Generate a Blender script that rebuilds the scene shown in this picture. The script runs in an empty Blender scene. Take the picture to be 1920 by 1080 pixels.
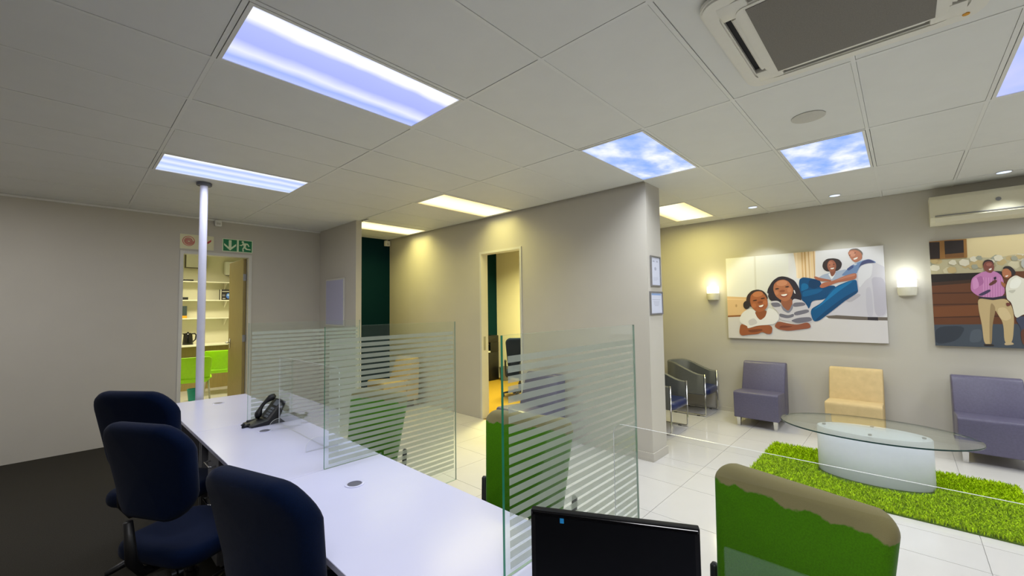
import bpy, bmesh, math, random
from mathutils import Vector, Matrix
from mathutils.geometry import tessellate_polygon

D, S = bpy.data, bpy.context.scene
COL = S.collection
PI = math.pi
random.seed(7)

# ------------------------------------------------------------ camera, world, area lights, exposure
def set_camera():
    cd = D.cameras.new('camera')
    cd.sensor_width = 36.0
    cd.lens = 780.8149 * 36.0 / 1920.0
    cd.clip_start = 0.05
    cam = D.objects.new('camera', cd)
    COL.objects.link(cam)
    pitch, roll, yaw = 0.0482, 0.0139, -0.8173
    Rx = Matrix.Rotation(pitch, 3, 'X')
    Ry = Matrix.Rotation(roll, 3, 'Y')
    Rz = Matrix.Rotation(yaw, 3, 'Z')
    R = Rz @ Rx @ Ry
    right, fwd, up = R.col[0], R.col[1], R.col[2]
    M = Matrix((right, up, -fwd)).transposed().to_4x4()
    M.translation = Vector((0, 0, 1.59))
    cam.matrix_world = M
    S.camera = cam
set_camera()

W = D.worlds.new('world')
S.world = W
W.use_nodes = True
W.node_tree.nodes['Background'].inputs[0].default_value = (0.5, 0.55, 0.65, 1)
W.node_tree.nodes['Background'].inputs[1].default_value = 0.02

S.view_settings.view_transform = 'Standard'
S.view_settings.look = 'None'
S.view_settings.gamma = 1.0
S.view_settings.use_curve_mapping = False
S.view_settings.exposure = 0.12
S.cycles.use_denoising = True
S.cycles.max_bounces = 8
S.cycles.transparent_max_bounces = 24
S.cycles.sample_clamp_indirect = 4.0
S.cycles.caustics_reflective = False
S.cycles.caustics_refractive = False

ZC = 2.898          # suspended ceiling
COOL = (0.81, 0.85, 1.0)
WHITE = (0.92, 0.96, 1.0)
NEUTRAL = (0.98, 0.97, 1.0)
WARM = (1.0, 0.90, 0.28)
def area(x, y, power, col, sx=1.12, sy=0.52, z=ZC - 0.012, spread=155):
    l = D.lights.new('area_light', 'AREA')
    l.shape = 'RECTANGLE'
    l.size, l.size_y, l.energy, l.color = sx, sy, power, col
    l.spread = math.radians(spread)
    o = D.objects.new('area_light', l)
    o.location = (x, y, z)
    COL.objects.link(o)
    return o
def spot(x, y, z, power, col, angle, target, blend=0.35, r=0.03):
    l = D.lights.new('spot_light', 'SPOT')
    l.energy, l.color, l.spot_size, l.spot_blend, l.shadow_soft_size = power, col, math.radians(angle), blend, r
    o = D.objects.new('spot_light', l)
    o.location = (x, y, z)
    o.rotation_euler = (Vector(target) - Vector((x, y, z))).to_track_quat('-Z', 'Y').to_euler()
    COL.objects.link(o)
K = 1.0
area(1.078, 2.242, 17 * K, COOL)          # over the counter, near
area(1.078, 4.642, 16 * K, COOL, spread=175)          # over the counter, far
area(-1.22, 5.242, 27 * K, NEUTRAL, spread=180)         # left of the view, over the staff side; unseen, added to lift the back wall
area(-0.122, -0.158, 42 * K, NEUTRAL, spread=180)       # behind the staff chairs; no fixture there, added to brighten the left side
area(3.478, 1.642, 18 * K, WHITE, spread=135)         # by the pillar
area(4.678, 0.442, 24 * K, WHITE)         # over the glass table
area(3.478, -0.758, 23 * K, WHITE)        # right edge of the view
area(5.878, -1.958, 26 * K, WHITE)        # further along the waiting area; unseen, added for more light on the floor
area(3.478, -3.158, 38 * K, WHITE, spread=175)  # out of view; added fill for the table drum and near floor
area(3.478, 4.042, 11 * K, WARM, spread=150)          # outside the office door
area(3.478, 6.02, 15 * K, WARM, spread=150)           # in the niche
area(5.878, 2.242, 20 * K, WARM, spread=175)          # waiting corner
area(5.4, 5.0, 205 * K, (1.0, 0.92, 0.36), z=2.86)     # inside the office
area(1.5, 9.2, 55 * K, (1.0, 0.94, 0.64), z=2.86)   # inside the kitchen
for y in (1.42, 0.55, -0.80):             # recessed downlights washing the picture wall
    spot(6.36, y, ZC - 0.02, 20 * K, (0.9, 0.97, 1.0), 80, (6.66, y, 0))

# ------------------------------------------------------------ helpers
def lin(c):
    return tuple(((v / 255) / 12.92 if v / 255 <= 0.04045 else ((v / 255 + 0.055) / 1.055) ** 2.4) for v in c)
MATS = {}
def mat(name, col, rough=0.5, metal=0.0, spec=0.5, var=0.06, scale=30.0, bump=0.0, bscale=200.0, srgb=True, sheen=0.0, coat=0.0, stretch=None):
    m = D.materials.new(name)
    m.use_nodes = True
    nt = m.node_tree
    b = nt.nodes['Principled BSDF']
    c = lin(col) if srgb else col
    tc = nt.nodes.new('ShaderNodeTexCoord')
    src = tc.outputs['Object']
    if stretch:
        mp = nt.nodes.new('ShaderNodeMapping')
        mp.inputs['Scale'].default_value = stretch
        nt.links.new(src, mp.inputs[0])
        src = mp.outputs[0]
    n = nt.nodes.new('ShaderNodeTexNoise')
    n.inputs['Scale'].default_value = scale
    n.inputs['Detail'].default_value = 3
    nt.links.new(src, n.inputs['Vector'])
    r = nt.nodes.new('ShaderNodeValToRGB')
    r.color_ramp.elements[0].position = 0.3
    r.color_ramp.elements[1].position = 0.7
    r.color_ramp.elements[0].color = tuple(max(0, v * (1 - var)) for v in c) + (1,)
    r.color_ramp.elements[1].color = tuple(min(1, v * (1 + var)) for v in c) + (1,)
    nt.links.new(n.outputs['Fac'], r.inputs[0])
    nt.links.new(r.outputs[0], b.inputs['Base Color'])
    b.inputs['Roughness'].default_value = rough
    b.inputs['Metallic'].default_value = metal
    b.inputs['Specular IOR Level'].default_value = spec
    if sheen:
        b.inputs['Sheen Weight'].default_value = sheen
        b.inputs['Sheen Roughness'].default_value = 0.4
    if coat:
        b.inputs['Coat Weight'].default_value = coat
        b.inputs['Coat Roughness'].default_value = 0.06
    if bump:
        n2 = nt.nodes.new('ShaderNodeTexNoise')
        n2.inputs['Scale'].default_value = bscale
        n2.inputs['Detail'].default_value = 2
        nt.links.new(src, n2.inputs['Vector'])
        bp = nt.nodes.new('ShaderNodeBump')
        bp.inputs['Strength'].default_value = bump
        bp.inputs['Distance'].default_value = 0.004
        nt.links.new(n2.outputs['Fac'], bp.inputs['Height'])
        nt.links.new(bp.outputs[0], b.inputs['Normal'])
    MATS[name] = m
    return m
def glass(name, tint, strength=0.9, base=0.04, rough=0.0):
    m = D.materials.new(name)
    m.use_nodes = True
    nt = m.node_tree
    nt.nodes.clear()
    out = nt.nodes.new('ShaderNodeOutputMaterial')
    mix = nt.nodes.new('ShaderNodeMixShader')
    tr = nt.nodes.new('ShaderNodeBsdfTransparent')
    gl = nt.nodes.new('ShaderNodeBsdfGlossy')
    tr.inputs[0].default_value = tuple(tint) + (1,)
    gl.inputs[0].default_value = (1, 1, 1, 1)
    gl.inputs['Roughness'].default_value = rough
    lw = nt.nodes.new('ShaderNodeLayerWeight')
    lw.inputs['Blend'].default_value = 0.5
    pw = nt.nodes.new('ShaderNodeMath'); pw.operation = 'POWER'; pw.inputs[1].default_value = 4.0
    ma = nt.nodes.new('ShaderNodeMath'); ma.operation = 'MULTIPLY_ADD'
    ma.inputs[1].default_value = strength; ma.inputs[2].default_value = base
    nt.links.new(lw.outputs['Facing'], pw.inputs[0])
    nt.links.new(pw.outputs[0], ma.inputs[0])
    nt.links.new(ma.outputs[0], mix.inputs[0])
    nt.links.new(tr.outputs[0], mix.inputs[1])
    nt.links.new(gl.outputs[0], mix.inputs[2])
    nt.links.new(mix.outputs[0], out.inputs[0])
    MATS[name] = m
    return m
def frost(name, col, clear=0.35):
    m = D.materials.new(name)
    m.use_nodes = True
    nt = m.node_tree
    nt.nodes.clear()
    out = nt.nodes.new('ShaderNodeOutputMaterial')
    mix = nt.nodes.new('ShaderNodeMixShader'); mix.inputs[0].default_value = 1 - clear
    tr = nt.nodes.new('ShaderNodeBsdfTransparent')
    df = nt.nodes.new('ShaderNodeBsdfDiffuse'); df.inputs[0].default_value = tuple(col) + (1,)
    tl = nt.nodes.new('ShaderNodeBsdfTranslucent'); tl.inputs[0].default_value = tuple(col) + (1,)
    m2 = nt.nodes.new('ShaderNodeMixShader'); m2.inputs[0].default_value = 0.5
    nt.links.new(df.outputs[0], m2.inputs[1]); nt.links.new(tl.outputs[0], m2.inputs[2])
    nt.links.new(tr.outputs[0], mix.inputs[1]); nt.links.new(m2.outputs[0], mix.inputs[2])
    nt.links.new(mix.outputs[0], out.inputs[0])
    MATS[name] = m
    return m
def emit(name, stops, strength, kind='bands', scale=3.0):
    """luminous diffuser: colour over the panel, either tubes behind it (bands across y) or cloudy patches"""
    m = D.materials.new(name)
    m.use_nodes = True
    nt = m.node_tree
    nt.nodes.clear()
    out = nt.nodes.new('ShaderNodeOutputMaterial')
    em = nt.nodes.new('ShaderNodeEmission'); em.inputs[1].default_value = strength
    tc = nt.nodes.new('ShaderNodeTexCoord')
    r = nt.nodes.new('ShaderNodeValToRGB')
    cr = r.color_ramp
    while len(cr.elements) < len(stops):
        cr.elements.new(0.5)
    for e, (p, c) in zip(cr.elements, stops):
        e.position = p
        e.color = lin(c) + (1,)
    if kind == 'bands':
        sp = nt.nodes.new('ShaderNodeSeparateXYZ')
        ad = nt.nodes.new('ShaderNodeMath'); ad.operation = 'MULTIPLY_ADD'
        ad.inputs[1].default_value = 1 / 0.6; ad.inputs[2].default_value = 0.5
        nz = nt.nodes.new('ShaderNodeTexNoise'); nz.inputs['Scale'].default_value = 4.0
        a2 = nt.nodes.new('ShaderNodeMath'); a2.operation = 'MULTIPLY_ADD'; a2.inputs[1].default_value = 0.10
        sb = nt.nodes.new('ShaderNodeMath'); sb.operation = 'SUBTRACT'; sb.inputs[1].default_value = 0.05
        nt.links.new(tc.outputs['Object'], sp.inputs[0])
        nt.links.new(tc.outputs['Object'], nz.inputs['Vector'])
        nt.links.new(sp.outputs[1], ad.inputs[0])
        nt.links.new(nz.outputs['Fac'], a2.inputs[0])
        nt.links.new(ad.outputs[0], a2.inputs[2])
        nt.links.new(a2.outputs[0], sb.inputs[0])
        nt.links.new(sb.outputs[0], r.inputs[0])
    else:
        mp = nt.nodes.new('ShaderNodeMapping'); mp.inputs['Scale'].default_value = (1.0, 1.6, 1.0)
        nz = nt.nodes.new('ShaderNodeTexNoise'); nz.inputs['Scale'].default_value = scale; nz.inputs['Detail'].default_value = 4
        nt.links.new(tc.outputs['Object'], mp.inputs[0])
        nt.links.new(mp.outputs[0], nz.inputs['Vector'])
        nt.links.new(nz.outputs['Fac'], r.inputs[0])
    nt.links.new(r.outputs[0], em.inputs[0])
    nt.links.new(em.outputs[0], out.inputs[0])
    MATS[name] = m
    return m

def new():
    return bmesh.new()
def box(bm, x0, x1, y0, y1, z0, z1, bev=0.0, seg=2):
    r = bmesh.ops.create_cube(bm, size=1.0)
    vs = r['verts']
    for v in vs:
        v.co = Vector(((x0 + x1) / 2 + v.co.x * (x1 - x0), (y0 + y1) / 2 + v.co.y * (y1 - y0), (z0 + z1) / 2 + v.co.z * (z1 - z0)))
    if bev:
        es = list({e for v in vs for e in v.link_edges})
        bmesh.ops.bevel(bm, geom=es, offset=bev, segments=seg, affect='EDGES', profile=0.5)
    return bm
def prism(bm, pts, axis, a0, a1, bev=0.0, seg=2):
    """extrude a 2D outline along an axis; pts are the other two coordinates in x,y,z order"""
    def p3(p, a):
        return {'x': (a, p[0], p[1]), 'y': (p[0], a, p[1]), 'z': (p[0], p[1], a)}[axis]
    n = len(pts)
    A = [bm.verts.new(p3(p, a0)) for p in pts]
    B = [bm.verts.new(p3(p, a1)) for p in pts]
    fs = [bm.faces.new(A), bm.faces.new(B[::-1])]
    for i in range(n):
        j = (i + 1) % n
        fs.append(bm.faces.new((A[i], B[i], B[j], A[j])))
    bmesh.ops.recalc_face_normals(bm, faces=fs)
    if bev:
        es = list({e for f in fs for e in f.edges})
        bmesh.ops.bevel(bm, geom=es, offset=bev, segments=seg, affect='EDGES', profile=0.5)
    return bm
def tube(bm, pts, r, n=10, caps=True, closed=False):
    pts = [Vector(p) for p in pts]
    m = len(pts)
    rs = r if isinstance(r, (list, tuple)) else [r] * m
    rings = []
    ref = None
    for i, p in enumerate(pts):
        if closed:
            t = pts[(i + 1) % m] - pts[i - 1]
        else:
            t = pts[min(i + 1, m - 1)] - pts[max(i - 1, 0)]
        t.normalize()
        if ref is None:
            ref = Vector((0, 0, 1)) if abs(t.z) < 0.9 else Vector((1, 0, 0))
        u = ref - t * ref.dot(t)
        if u.length < 1e-4:
            u = t.orthogonal()
        u.normalize()
        w = t.cross(u)
        ref = u
        rings.append([bm.verts.new(p + rs[i] * (u * math.cos(2 * PI * k / n) + w * math.sin(2 * PI * k / n))) for k in range(n)])
    R = range(m) if closed else range(m - 1)
    fs = []
    for i in R:
        a, b = rings[i], rings[(i + 1) % m]
        for k in range(n):
            fs.append(bm.faces.new((a[k], a[(k + 1) % n], b[(k + 1) % n], b[k])))
    if caps and not closed:
        fs.append(bm.faces.new(rings[0][::-1]))
        fs.append(bm.faces.new(rings[-1]))
    bmesh.ops.recalc_face_normals(bm, faces=fs)
    return bm
def lathe(bm, prof, n=24, cx=0, cy=0, ex=1.0, ey=1.0, cap=True):
    rings = []
    for r, z in prof:
        if r < 1e-6:
            rings.append([bm.verts.new((cx, cy, z))])
        else:
            rings.append([bm.verts.new((cx + ex * r * math.cos(2 * PI * k / n), cy + ey * r * math.sin(2 * PI * k / n), z)) for k in range(n)])
    fs = []
    for a, b in zip(rings, rings[1:]):
        for k in range(n):
            q = (k + 1) % n
            if len(a) == 1:
                fs.append(bm.faces.new((a[0], b[q], b[k])))
            elif len(b) == 1:
                fs.append(bm.faces.new((a[k], a[q], b[0])))
            else:
                fs.append(bm.faces.new((a[k], a[q], b[q], b[k])))
    for e in (rings[0], rings[-1]):
        if len(e) > 2 and cap:
            fs.append(bm.faces.new(e))
    bmesh.ops.recalc_face_normals(bm, faces=fs)
    return bm
def rr(w, h, r, n=6):
    out = []
    for cx, cy, a0 in ((w / 2 - r, h / 2 - r, 0), (-w / 2 + r, h / 2 - r, 90), (-w / 2 + r, -h / 2 + r, 180), (w / 2 - r, -h / 2 + r, 270)):
        for k in range(n + 1):
            a = math.radians(a0 + 90 * k / n)
            out.append((cx + r * math.cos(a), cy + r * math.sin(a)))
    return out
def arc(cx, cy, r, a0, a1, n=8):
    return [(cx + r * math.cos(math.radians(a0 + (a1 - a0) * k / n)), cy + r * math.sin(math.radians(a0 + (a1 - a0) * k / n))) for k in range(n + 1)]
def pad(bm, w, h, t, r, deform=None, edge=None, n=7, inner=6):
    """upholstered cushion: rounded-rectangle outline (w along local 1, h along local 2), thickness t along local 3, edges rolled"""
    e = edge if edge else t / 2
    base = rr(w, h, r, n)
    steps = []
    for k in range(1, inner + 1):
        steps.append((k / inner, None, t / 2))
    prof = [(e * (1 - math.cos(a)), e * math.sin(a)) for a in [PI / 2 * k / 4 for k in range(5)]]
    rings = []
    def ring(scale, inset, z):
        out = []
        for (x, y) in base:
            sx = (w / 2 - inset) / (w / 2) * scale
            sy = (h / 2 - inset) / (h / 2) * scale
            out.append((x * sx, y * sy, z))
        return out
    seq = []
    for k in range(1, inner):
        seq.append(ring(k / inner, e, t / 2))
    seq.append(ring(1, e, t / 2))
    for k in range(1, 5):
        a = PI / 2 * k / 4
        seq.append(ring(1, e * (1 - math.sin(a)), t / 2 - e * (1 - math.cos(a))))
    if t > 2 * e + 1e-6:
        seq.append(ring(1, 0, -t / 2 + e))
    for k in range(3, -1, -1):
        a = PI / 2 * k / 4
        seq.append(ring(1, e * (1 - math.sin(a)), -t / 2 + e * (1 - math.cos(a))))
    for k in range(inner - 1, 0, -1):
        seq.append(ring(k / inner, e, -t / 2))
    f = deform if deform else (lambda a, b, c: (a, b, c))
    V = [[bm.verts.new(f(*p)) for p in rg] for rg in seq]
    c0 = bm.verts.new(f(0, 0, t / 2))
    c1 = bm.verts.new(f(0, 0, -t / 2))
    N = len(base)
    fs = []
    for k in range(N):
        q = (k + 1) % N
        fs.append(bm.faces.new((c0, V[0][k], V[0][q])))
        fs.append(bm.faces.new((c1, V[-1][q], V[-1][k])))
        for A, B in zip(V, V[1:]):
            fs.append(bm.faces.new((A[k], B[k], B[q], A[q])))
    bmesh.ops.recalc_face_normals(bm, faces=fs)
    return bm
def obj(name, bm, m, parent=None, smooth=False, loc=None, rot=None):
    me = D.meshes.new(name)
    bm.to_mesh(me)
    bm.free()
    for k in (m if isinstance(m, (list, tuple)) else [m]):
        me.materials.append(MATS[k] if isinstance(k, str) else k)
    o = D.objects.new(name, me)
    COL.objects.link(o)
    if parent is not None:
        o.parent = parent
    if loc is not None:
        o.location = loc
    if rot is not None:
        o.rotation_euler = rot
    if smooth:
        for p in me.polygons:
            p.use_smooth = True
        if smooth == 'auto':
            me.set_sharp_from_angle(angle=math.radians(40))
    return o
def share(name, src, parent, loc=None, rot=None):
    o = D.objects.new(name, src.data)
    COL.objects.link(o)
    o.parent = parent
    if loc is not None:
        o.location = loc
    if rot is not None:
        o.rotation_euler = rot
    return o
def tag(o, label, cat, group=None):
    o['label'] = label
    o['category'] = cat
    if group:
        o['group'] = group
    return o
def thing(name, label, cat, loc=(0, 0, 0), rz=0.0, group=None):
    o = D.objects.new(name, None)
    o.empty_display_size = 0.1
    COL.objects.link(o)
    o.location = loc
    o.rotation_euler = (0, 0, rz)
    return tag(o, label, cat, group)
def struct(o, label=None):
    o['kind'] = 'structure'
    if label:
        o['label'] = label
    return o
def dup(root, label, loc, rz):
    r = root.copy()
    COL.objects.link(r)
    r.location = loc
    r.rotation_euler = (0, 0, rz)
    r['label'] = label
    for ch in list(root.children):
        c = ch.copy()
        COL.objects.link(c)
        c.parent = r
        for g in list(ch.children):
            d = g.copy()
            COL.objects.link(d)
            d.parent = c
    return r
def smooth_poly(pts, it=2):
    for _ in range(it):
        n = len(pts)
        q = []
        for i in range(n):
            a, b = pts[i], pts[(i + 1) % n]
            q.append((a[0] * 0.8 + b[0] * 0.2, a[1] * 0.8 + b[1] * 0.2))
            q.append((a[0] * 0.2 + b[0] * 0.8, a[1] * 0.2 + b[1] * 0.8))
        pts = q
    return pts
def clip(pts, w, h):
    for ax, lim, sg in ((0, 0, 1), (0, w, -1), (1, 0, 1), (1, h, -1)):
        out = []
        n = len(pts)
        for i in range(n):
            a, b = pts[i], pts[(i + 1) % n]
            da, db = sg * (a[ax] - lim), sg * (b[ax] - lim)
            if da >= 0:
                out.append(a)
            if (da >= 0) != (db >= 0):
                t = da / (da - db)
                out.append((a[0] + t * (b[0] - a[0]), a[1] + t * (b[1] - a[1])))
        pts = out
        if len(pts) < 3:
            return []
    return pts
def flat_print(name, shapes, w, h, place, m, parent, step=0.00012):
    """printed artwork: flat coloured shapes stacked by fractions of a millimetre, colour in a vertex attribute"""
    verts, faces, cols = [], [], []
    for i, (c, pts, s) in enumerate(shapes):
        p = smooth_poly(pts) if s else pts
        p = clip(p, w, h)
        if len(p) < 3:
            continue
        tri = tessellate_polygon([[Vector((q[0], q[1], 0)) for q in p]])
        b = len(verts)
        verts += [place(q[0], q[1], (i + 1) * step) for q in p]
        for t in tri:
            A, B2, C2 = (Vector((p[k][0], p[k][1])) for k in t)
            cr = (B2 - A).cross(C2 - A)
            faces.append(tuple(b + k for k in (t if cr > 0 else t[::-1])))
            cols.append(lin(c))
    me = D.meshes.new(name)
    me.from_pydata(verts, [], faces)
    at = me.color_attributes.new('print', 'FLOAT_COLOR', 'CORNER')
    k = 0
    for f, c in zip(me.polygons, cols):
        for _ in f.loop_indices:
            at.data[k].color = c + (1,)
            k += 1
    me.materials.append(MATS[m])
    o = D.objects.new(name, me)
    COL.objects.link(o)
    o.parent = parent
    return o
def print_mat(name, gain=1.0, rough=0.45):
    m = D.materials.new(name)
    m.use_nodes = True
    nt = m.node_tree
    b = nt.nodes['Principled BSDF']
    a = nt.nodes.new('ShaderNodeAttribute'); a.attribute_name = 'print'
    mx = nt.nodes.new('ShaderNodeVectorMath'); mx.operation = 'SCALE'; mx.inputs[3].default_value = gain
    nt.links.new(a.outputs['Color'], mx.inputs[0])
    nt.links.new(mx.outputs[0], b.inputs['Base Color'])
    b.inputs['Roughness'].default_value = rough
    MATS[name] = m

# ------------------------------------------------------------ materials
mat('wall_paint', (192, 187, 176), 0.75, var=0.015, scale=3, bump=0.04, bscale=300)
mat('wall_teal', (0, 36, 44), 0.8, spec=0.1, var=0.03, scale=4)
mat('ceiling_white', (222, 223, 220), 0.55, var=0.015, scale=5, bump=0.03, bscale=400)
mat('ceiling_bar', (224, 225, 222), 0.4, var=0.01)
mat('white_paint', (226, 226, 222), 0.4, var=0.01)
mat('frame_paint', (206, 204, 196), 0.4, var=0.01)
mat('floor_tile_white', (204, 201, 198), 0.12, var=0.015, scale=6, spec=0.5)
mat('grout', (176, 172, 166), 0.8)
mat('carpet_dark', (56, 53, 46), 0.95, var=0.25, scale=180, bump=0.6, bscale=500, spec=0.1)
mat('carpet_yellow', (136, 110, 40), 0.95, var=0.2, scale=60, bump=0.5, bscale=400, spec=0.1, stretch=(1, 6, 1))
mat('desk_white', (210, 211, 236), 0.22, var=0.008, scale=4)
mat('desk_edge', (98, 98, 112), 0.4)
mat('grey_metal', (120, 120, 124), 0.45, var=0.03)
mat('chrome', (215, 215, 215), 0.12, metal=1.0, var=0.0)
mat('brushed', (150, 150, 152), 0.35, metal=0.8, var=0.04)
mat('fabric_navy', (1, 15, 42), 0.9, var=0.2, scale=250, bump=0.3, bscale=600, spec=0.1, sheen=0.06)
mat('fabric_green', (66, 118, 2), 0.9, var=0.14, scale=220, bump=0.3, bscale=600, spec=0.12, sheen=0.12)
def top_band(m, z0, col):
    """grey-brown band in the colour along the top of the fabric with an irregular edge"""
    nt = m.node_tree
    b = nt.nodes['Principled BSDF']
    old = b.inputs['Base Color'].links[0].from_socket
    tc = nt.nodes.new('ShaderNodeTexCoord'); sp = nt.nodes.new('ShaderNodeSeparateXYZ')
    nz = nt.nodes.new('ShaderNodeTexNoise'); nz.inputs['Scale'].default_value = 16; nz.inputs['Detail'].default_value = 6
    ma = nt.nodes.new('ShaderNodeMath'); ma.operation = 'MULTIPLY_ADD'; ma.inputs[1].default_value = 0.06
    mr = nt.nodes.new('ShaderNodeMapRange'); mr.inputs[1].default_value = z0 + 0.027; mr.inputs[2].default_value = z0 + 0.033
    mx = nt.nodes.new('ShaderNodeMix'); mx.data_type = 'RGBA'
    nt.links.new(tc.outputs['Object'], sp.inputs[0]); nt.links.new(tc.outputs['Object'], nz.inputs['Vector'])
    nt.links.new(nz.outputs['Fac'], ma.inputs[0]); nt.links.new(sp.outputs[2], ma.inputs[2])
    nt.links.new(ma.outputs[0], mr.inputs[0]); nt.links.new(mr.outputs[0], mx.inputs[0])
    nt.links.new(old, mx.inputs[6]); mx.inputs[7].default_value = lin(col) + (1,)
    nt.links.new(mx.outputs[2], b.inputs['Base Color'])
top_band(MATS['fabric_green'], 0.945, (132, 124, 84))  # green fabric turns grey-brown towards the top edge
mat('black_plastic', (10, 10, 14), 0.45, var=0.1)
mat('black_gloss', (5, 5, 8), 0.12, var=0.0)
mat('black_matte', (6, 6, 8), 0.6, spec=0.2, var=0.05)
mat('screen_black', (2, 3, 5), 0.5, spec=0.12, var=0.0)
mat('leather_slate', (92, 88, 112), 0.38, var=0.08, scale=60, bump=0.12, bscale=260)
mat('leather_navy', (36, 46, 88), 0.33, var=0.1, scale=60, bump=0.1, bscale=260)
mat('vinyl_grey', (92, 94, 92), 0.5, var=0.06, scale=80, bump=0.1, bscale=300)
mat('suede_beige', (202, 178, 132), 0.9, var=0.06, scale=14, bump=0.15, bscale=300, spec=0.15)
mat('drum_white', (232, 232, 246), 0.35, var=0.01)
mat('rug_base', (74, 100, 0), 0.95)
mat('rug_pile', (164, 196, 0), 0.8, var=0.45, scale=40, spec=0.2)
mat('pole_paint', (206, 206, 222), 0.3, var=0.01)
mat('pole_flange', (96, 98, 108), 0.4)
mat('door_wood', (150, 132, 78), 0.45, var=0.08, scale=12, stretch=(6, 6, 0.6))
mat('plastic_lime', (168, 236, 16), 0.35, var=0.03)
mat('ac_white', (228, 226, 216), 0.4, var=0.01)
mat('ac_grille', (116, 112, 106), 0.6, var=0.12, scale=240)
mat('ac_dark', (14, 14, 22), 0.7)
mat('ac_split', (222, 216, 190), 0.35, var=0.01)
mat('yellow_dot', (214, 150, 20), 0.5)
mat('speaker_grille', (196, 194, 186), 0.6, var=0.08, scale=300)
mat('board_lilac', (176, 176, 204), 0.4, var=0.01)
mat('paper', (206, 210, 226), 0.5, var=0.01)
mat('kitchen_wall', (222, 218, 194), 0.6, var=0.02, scale=4)
mat('shelf_white', (236, 232, 218), 0.4, var=0.01)
mat('teal_bin', (20, 140, 130), 0.5)
mat('orange_card', (236, 160, 20), 0.5)
mat('slate_card', (52, 66, 72), 0.5)
mat('bin_grey', (84, 80, 72), 0.5)
mat('chair_leg_steel', (190, 190, 170), 0.3, metal=0.6)
mat('sconce_body', (222, 218, 200), 0.5, var=0.01)
mat('glass_edge', (52, 138, 104), 0.15, var=0.1, scale=12)
mat('glass_edge_dark', (16, 52, 50), 0.1, var=0.1, scale=12)
mat('glass_edge_pale', (150, 174, 152), 0.2)
mat('acrylic_edge', (226, 230, 230), 0.15, var=0.0)
mat('cable_white', (226, 226, 232), 0.4)
mat('phone_key', (108, 114, 120), 0.5)
mat('blue_sticker', (30, 130, 190), 0.4)
mat('canvas_side', (210, 208, 204), 0.6)
mat('downlight_ring', (216, 216, 216), 0.3)
glass('glass_clear', (0.955, 0.985, 0.97), 0.7, 0.02)
glass('glass_table', (0.93, 0.97, 0.955), base=0.05)
glass('acrylic', (0.975, 0.98, 0.985), base=0.03)
frost('film_frost', (0.56, 0.60, 0.51), 0.56)
print_mat('print_flat')
T0 = (176, 186, 252)
emit('tubes_two', [(0.0, (150, 170, 250)), (0.10, (250, 250, 255)), (0.20, (255, 255, 255)), (0.30, T0), (0.55, (168, 178, 250)), (0.72, (226, 230, 255)), (0.84, (160, 178, 252)), (1.0, (196, 206, 255))], 1.05)
emit('tubes_three', [(0.0, (255, 255, 255)), (0.12, (240, 244, 255)), (0.25, (170, 190, 252)), (0.42, (226, 232, 255)), (0.55, (176, 196, 252)), (0.72, (222, 232, 255)), (0.86, (180, 200, 252)), (1.0, (236, 240, 255))], 1.05)
emit('cloud_panel', [(0.36, (140, 174, 253)), (0.48, (172, 194, 253)), (0.60, (222, 230, 255)), (0.72, (255, 255, 255))], 1.05, 'cloud', 2.4)
emit('soft_cool', [(0.3, (168, 188, 252)), (0.6, (206, 208, 255))], 1.0, 'cloud', 1.4)
emit('warm_panel', [(0.0, (255, 216, 120)), (0.25, (255, 246, 206)), (0.5, (255, 252, 226)), (0.8, (255, 250, 214)), (1.0, (255, 206, 100))], 1.3)
emit('downlight_led', [(0.3, (190, 214, 255)), (0.6, (226, 238, 255))], 1.4, 'cloud', 2)
emit('sconce_warm', [(0.3, (255, 248, 232)), (0.6, (255, 252, 246))], 3.0, 'cloud', 2)
emit('sconce_cool', [(0.3, (248, 252, 246)), (0.6, (255, 255, 255))], 3.0, 'cloud', 2)

# ------------------------------------------------------------ setting
XL, XR, YB, YF = -1.95, 6.83, 7.03, -4.2
ZS = 2.98
def wallbox(name, *b, m='wall_paint'):
    bm = new()
    for k in b:
        box(bm, *k)
    return struct(obj(name, bm, m))
T = 0.12
# floors: base slabs, white tiles as pieces
fl = struct(obj('floor', box(new(), 1.25, XR, YF, YB, -0.10, -0.006), 'grout'))
struct(obj('floor_carpet', box(new(), XL, 1.25, YF, YB, -0.10, 0.0), 'carpet_dark'))
struct(obj('floor_office', box(new(), 4.13, XR, 3.11, YB, -0.006, 0.0), 'carpet_yellow'))
kf = struct(obj('floor_kitchen', box(new(), 0.2, 2.7, YB, 11.0, -0.10, -0.006), 'grout'))
tile_cache = {}
def floor_tile(x0, x1, y0, y1, parent):
    g = 0.0018
    w, d = x1 - x0 - 2 * g, y1 - y0 - 2 * g
    if w < 0.01 or d < 0.01:
        return
    k = (round(w, 3), round(d, 3))
    loc = ((x0 + x1) / 2, (y0 + y1) / 2, 0)
    if k not in tile_cache:
        tile_cache[k] = obj('floor_tile', box(new(), -w / 2, w / 2, -d / 2, d / 2, -0.008, 0.0), 'floor_tile_white', parent, loc=loc)
    else:
        share('floor_tile', tile_cache[k], parent, loc)
def edges(a, b, o, s):
    e = [a]
    k = math.ceil((a - o) / s + 1e-6)
    while o + k * s < b - 1e-6:
        e.append(o + k * s)
        k += 1
    return e + [b]
for ex in zip(*[edges(1.25, 4.13, 3.13, 0.605)[i:] for i in (0, 1)]):
    for ey in zip(*[edges(YF, YB, -0.31, 0.603)[i:] for i in (0, 1)]):
        floor_tile(ex[0], ex[1], ey[0], ey[1], fl)
for ex in zip(*[edges(4.13, XR, 3.13, 0.605)[i:] for i in (0, 1)]):
    for ey in zip(*[edges(YF, 3.05, -0.31, 0.603)[i:] for i in (0, 1)]):
        floor_tile(ex[0], ex[1], ey[0], ey[1], fl)
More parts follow.
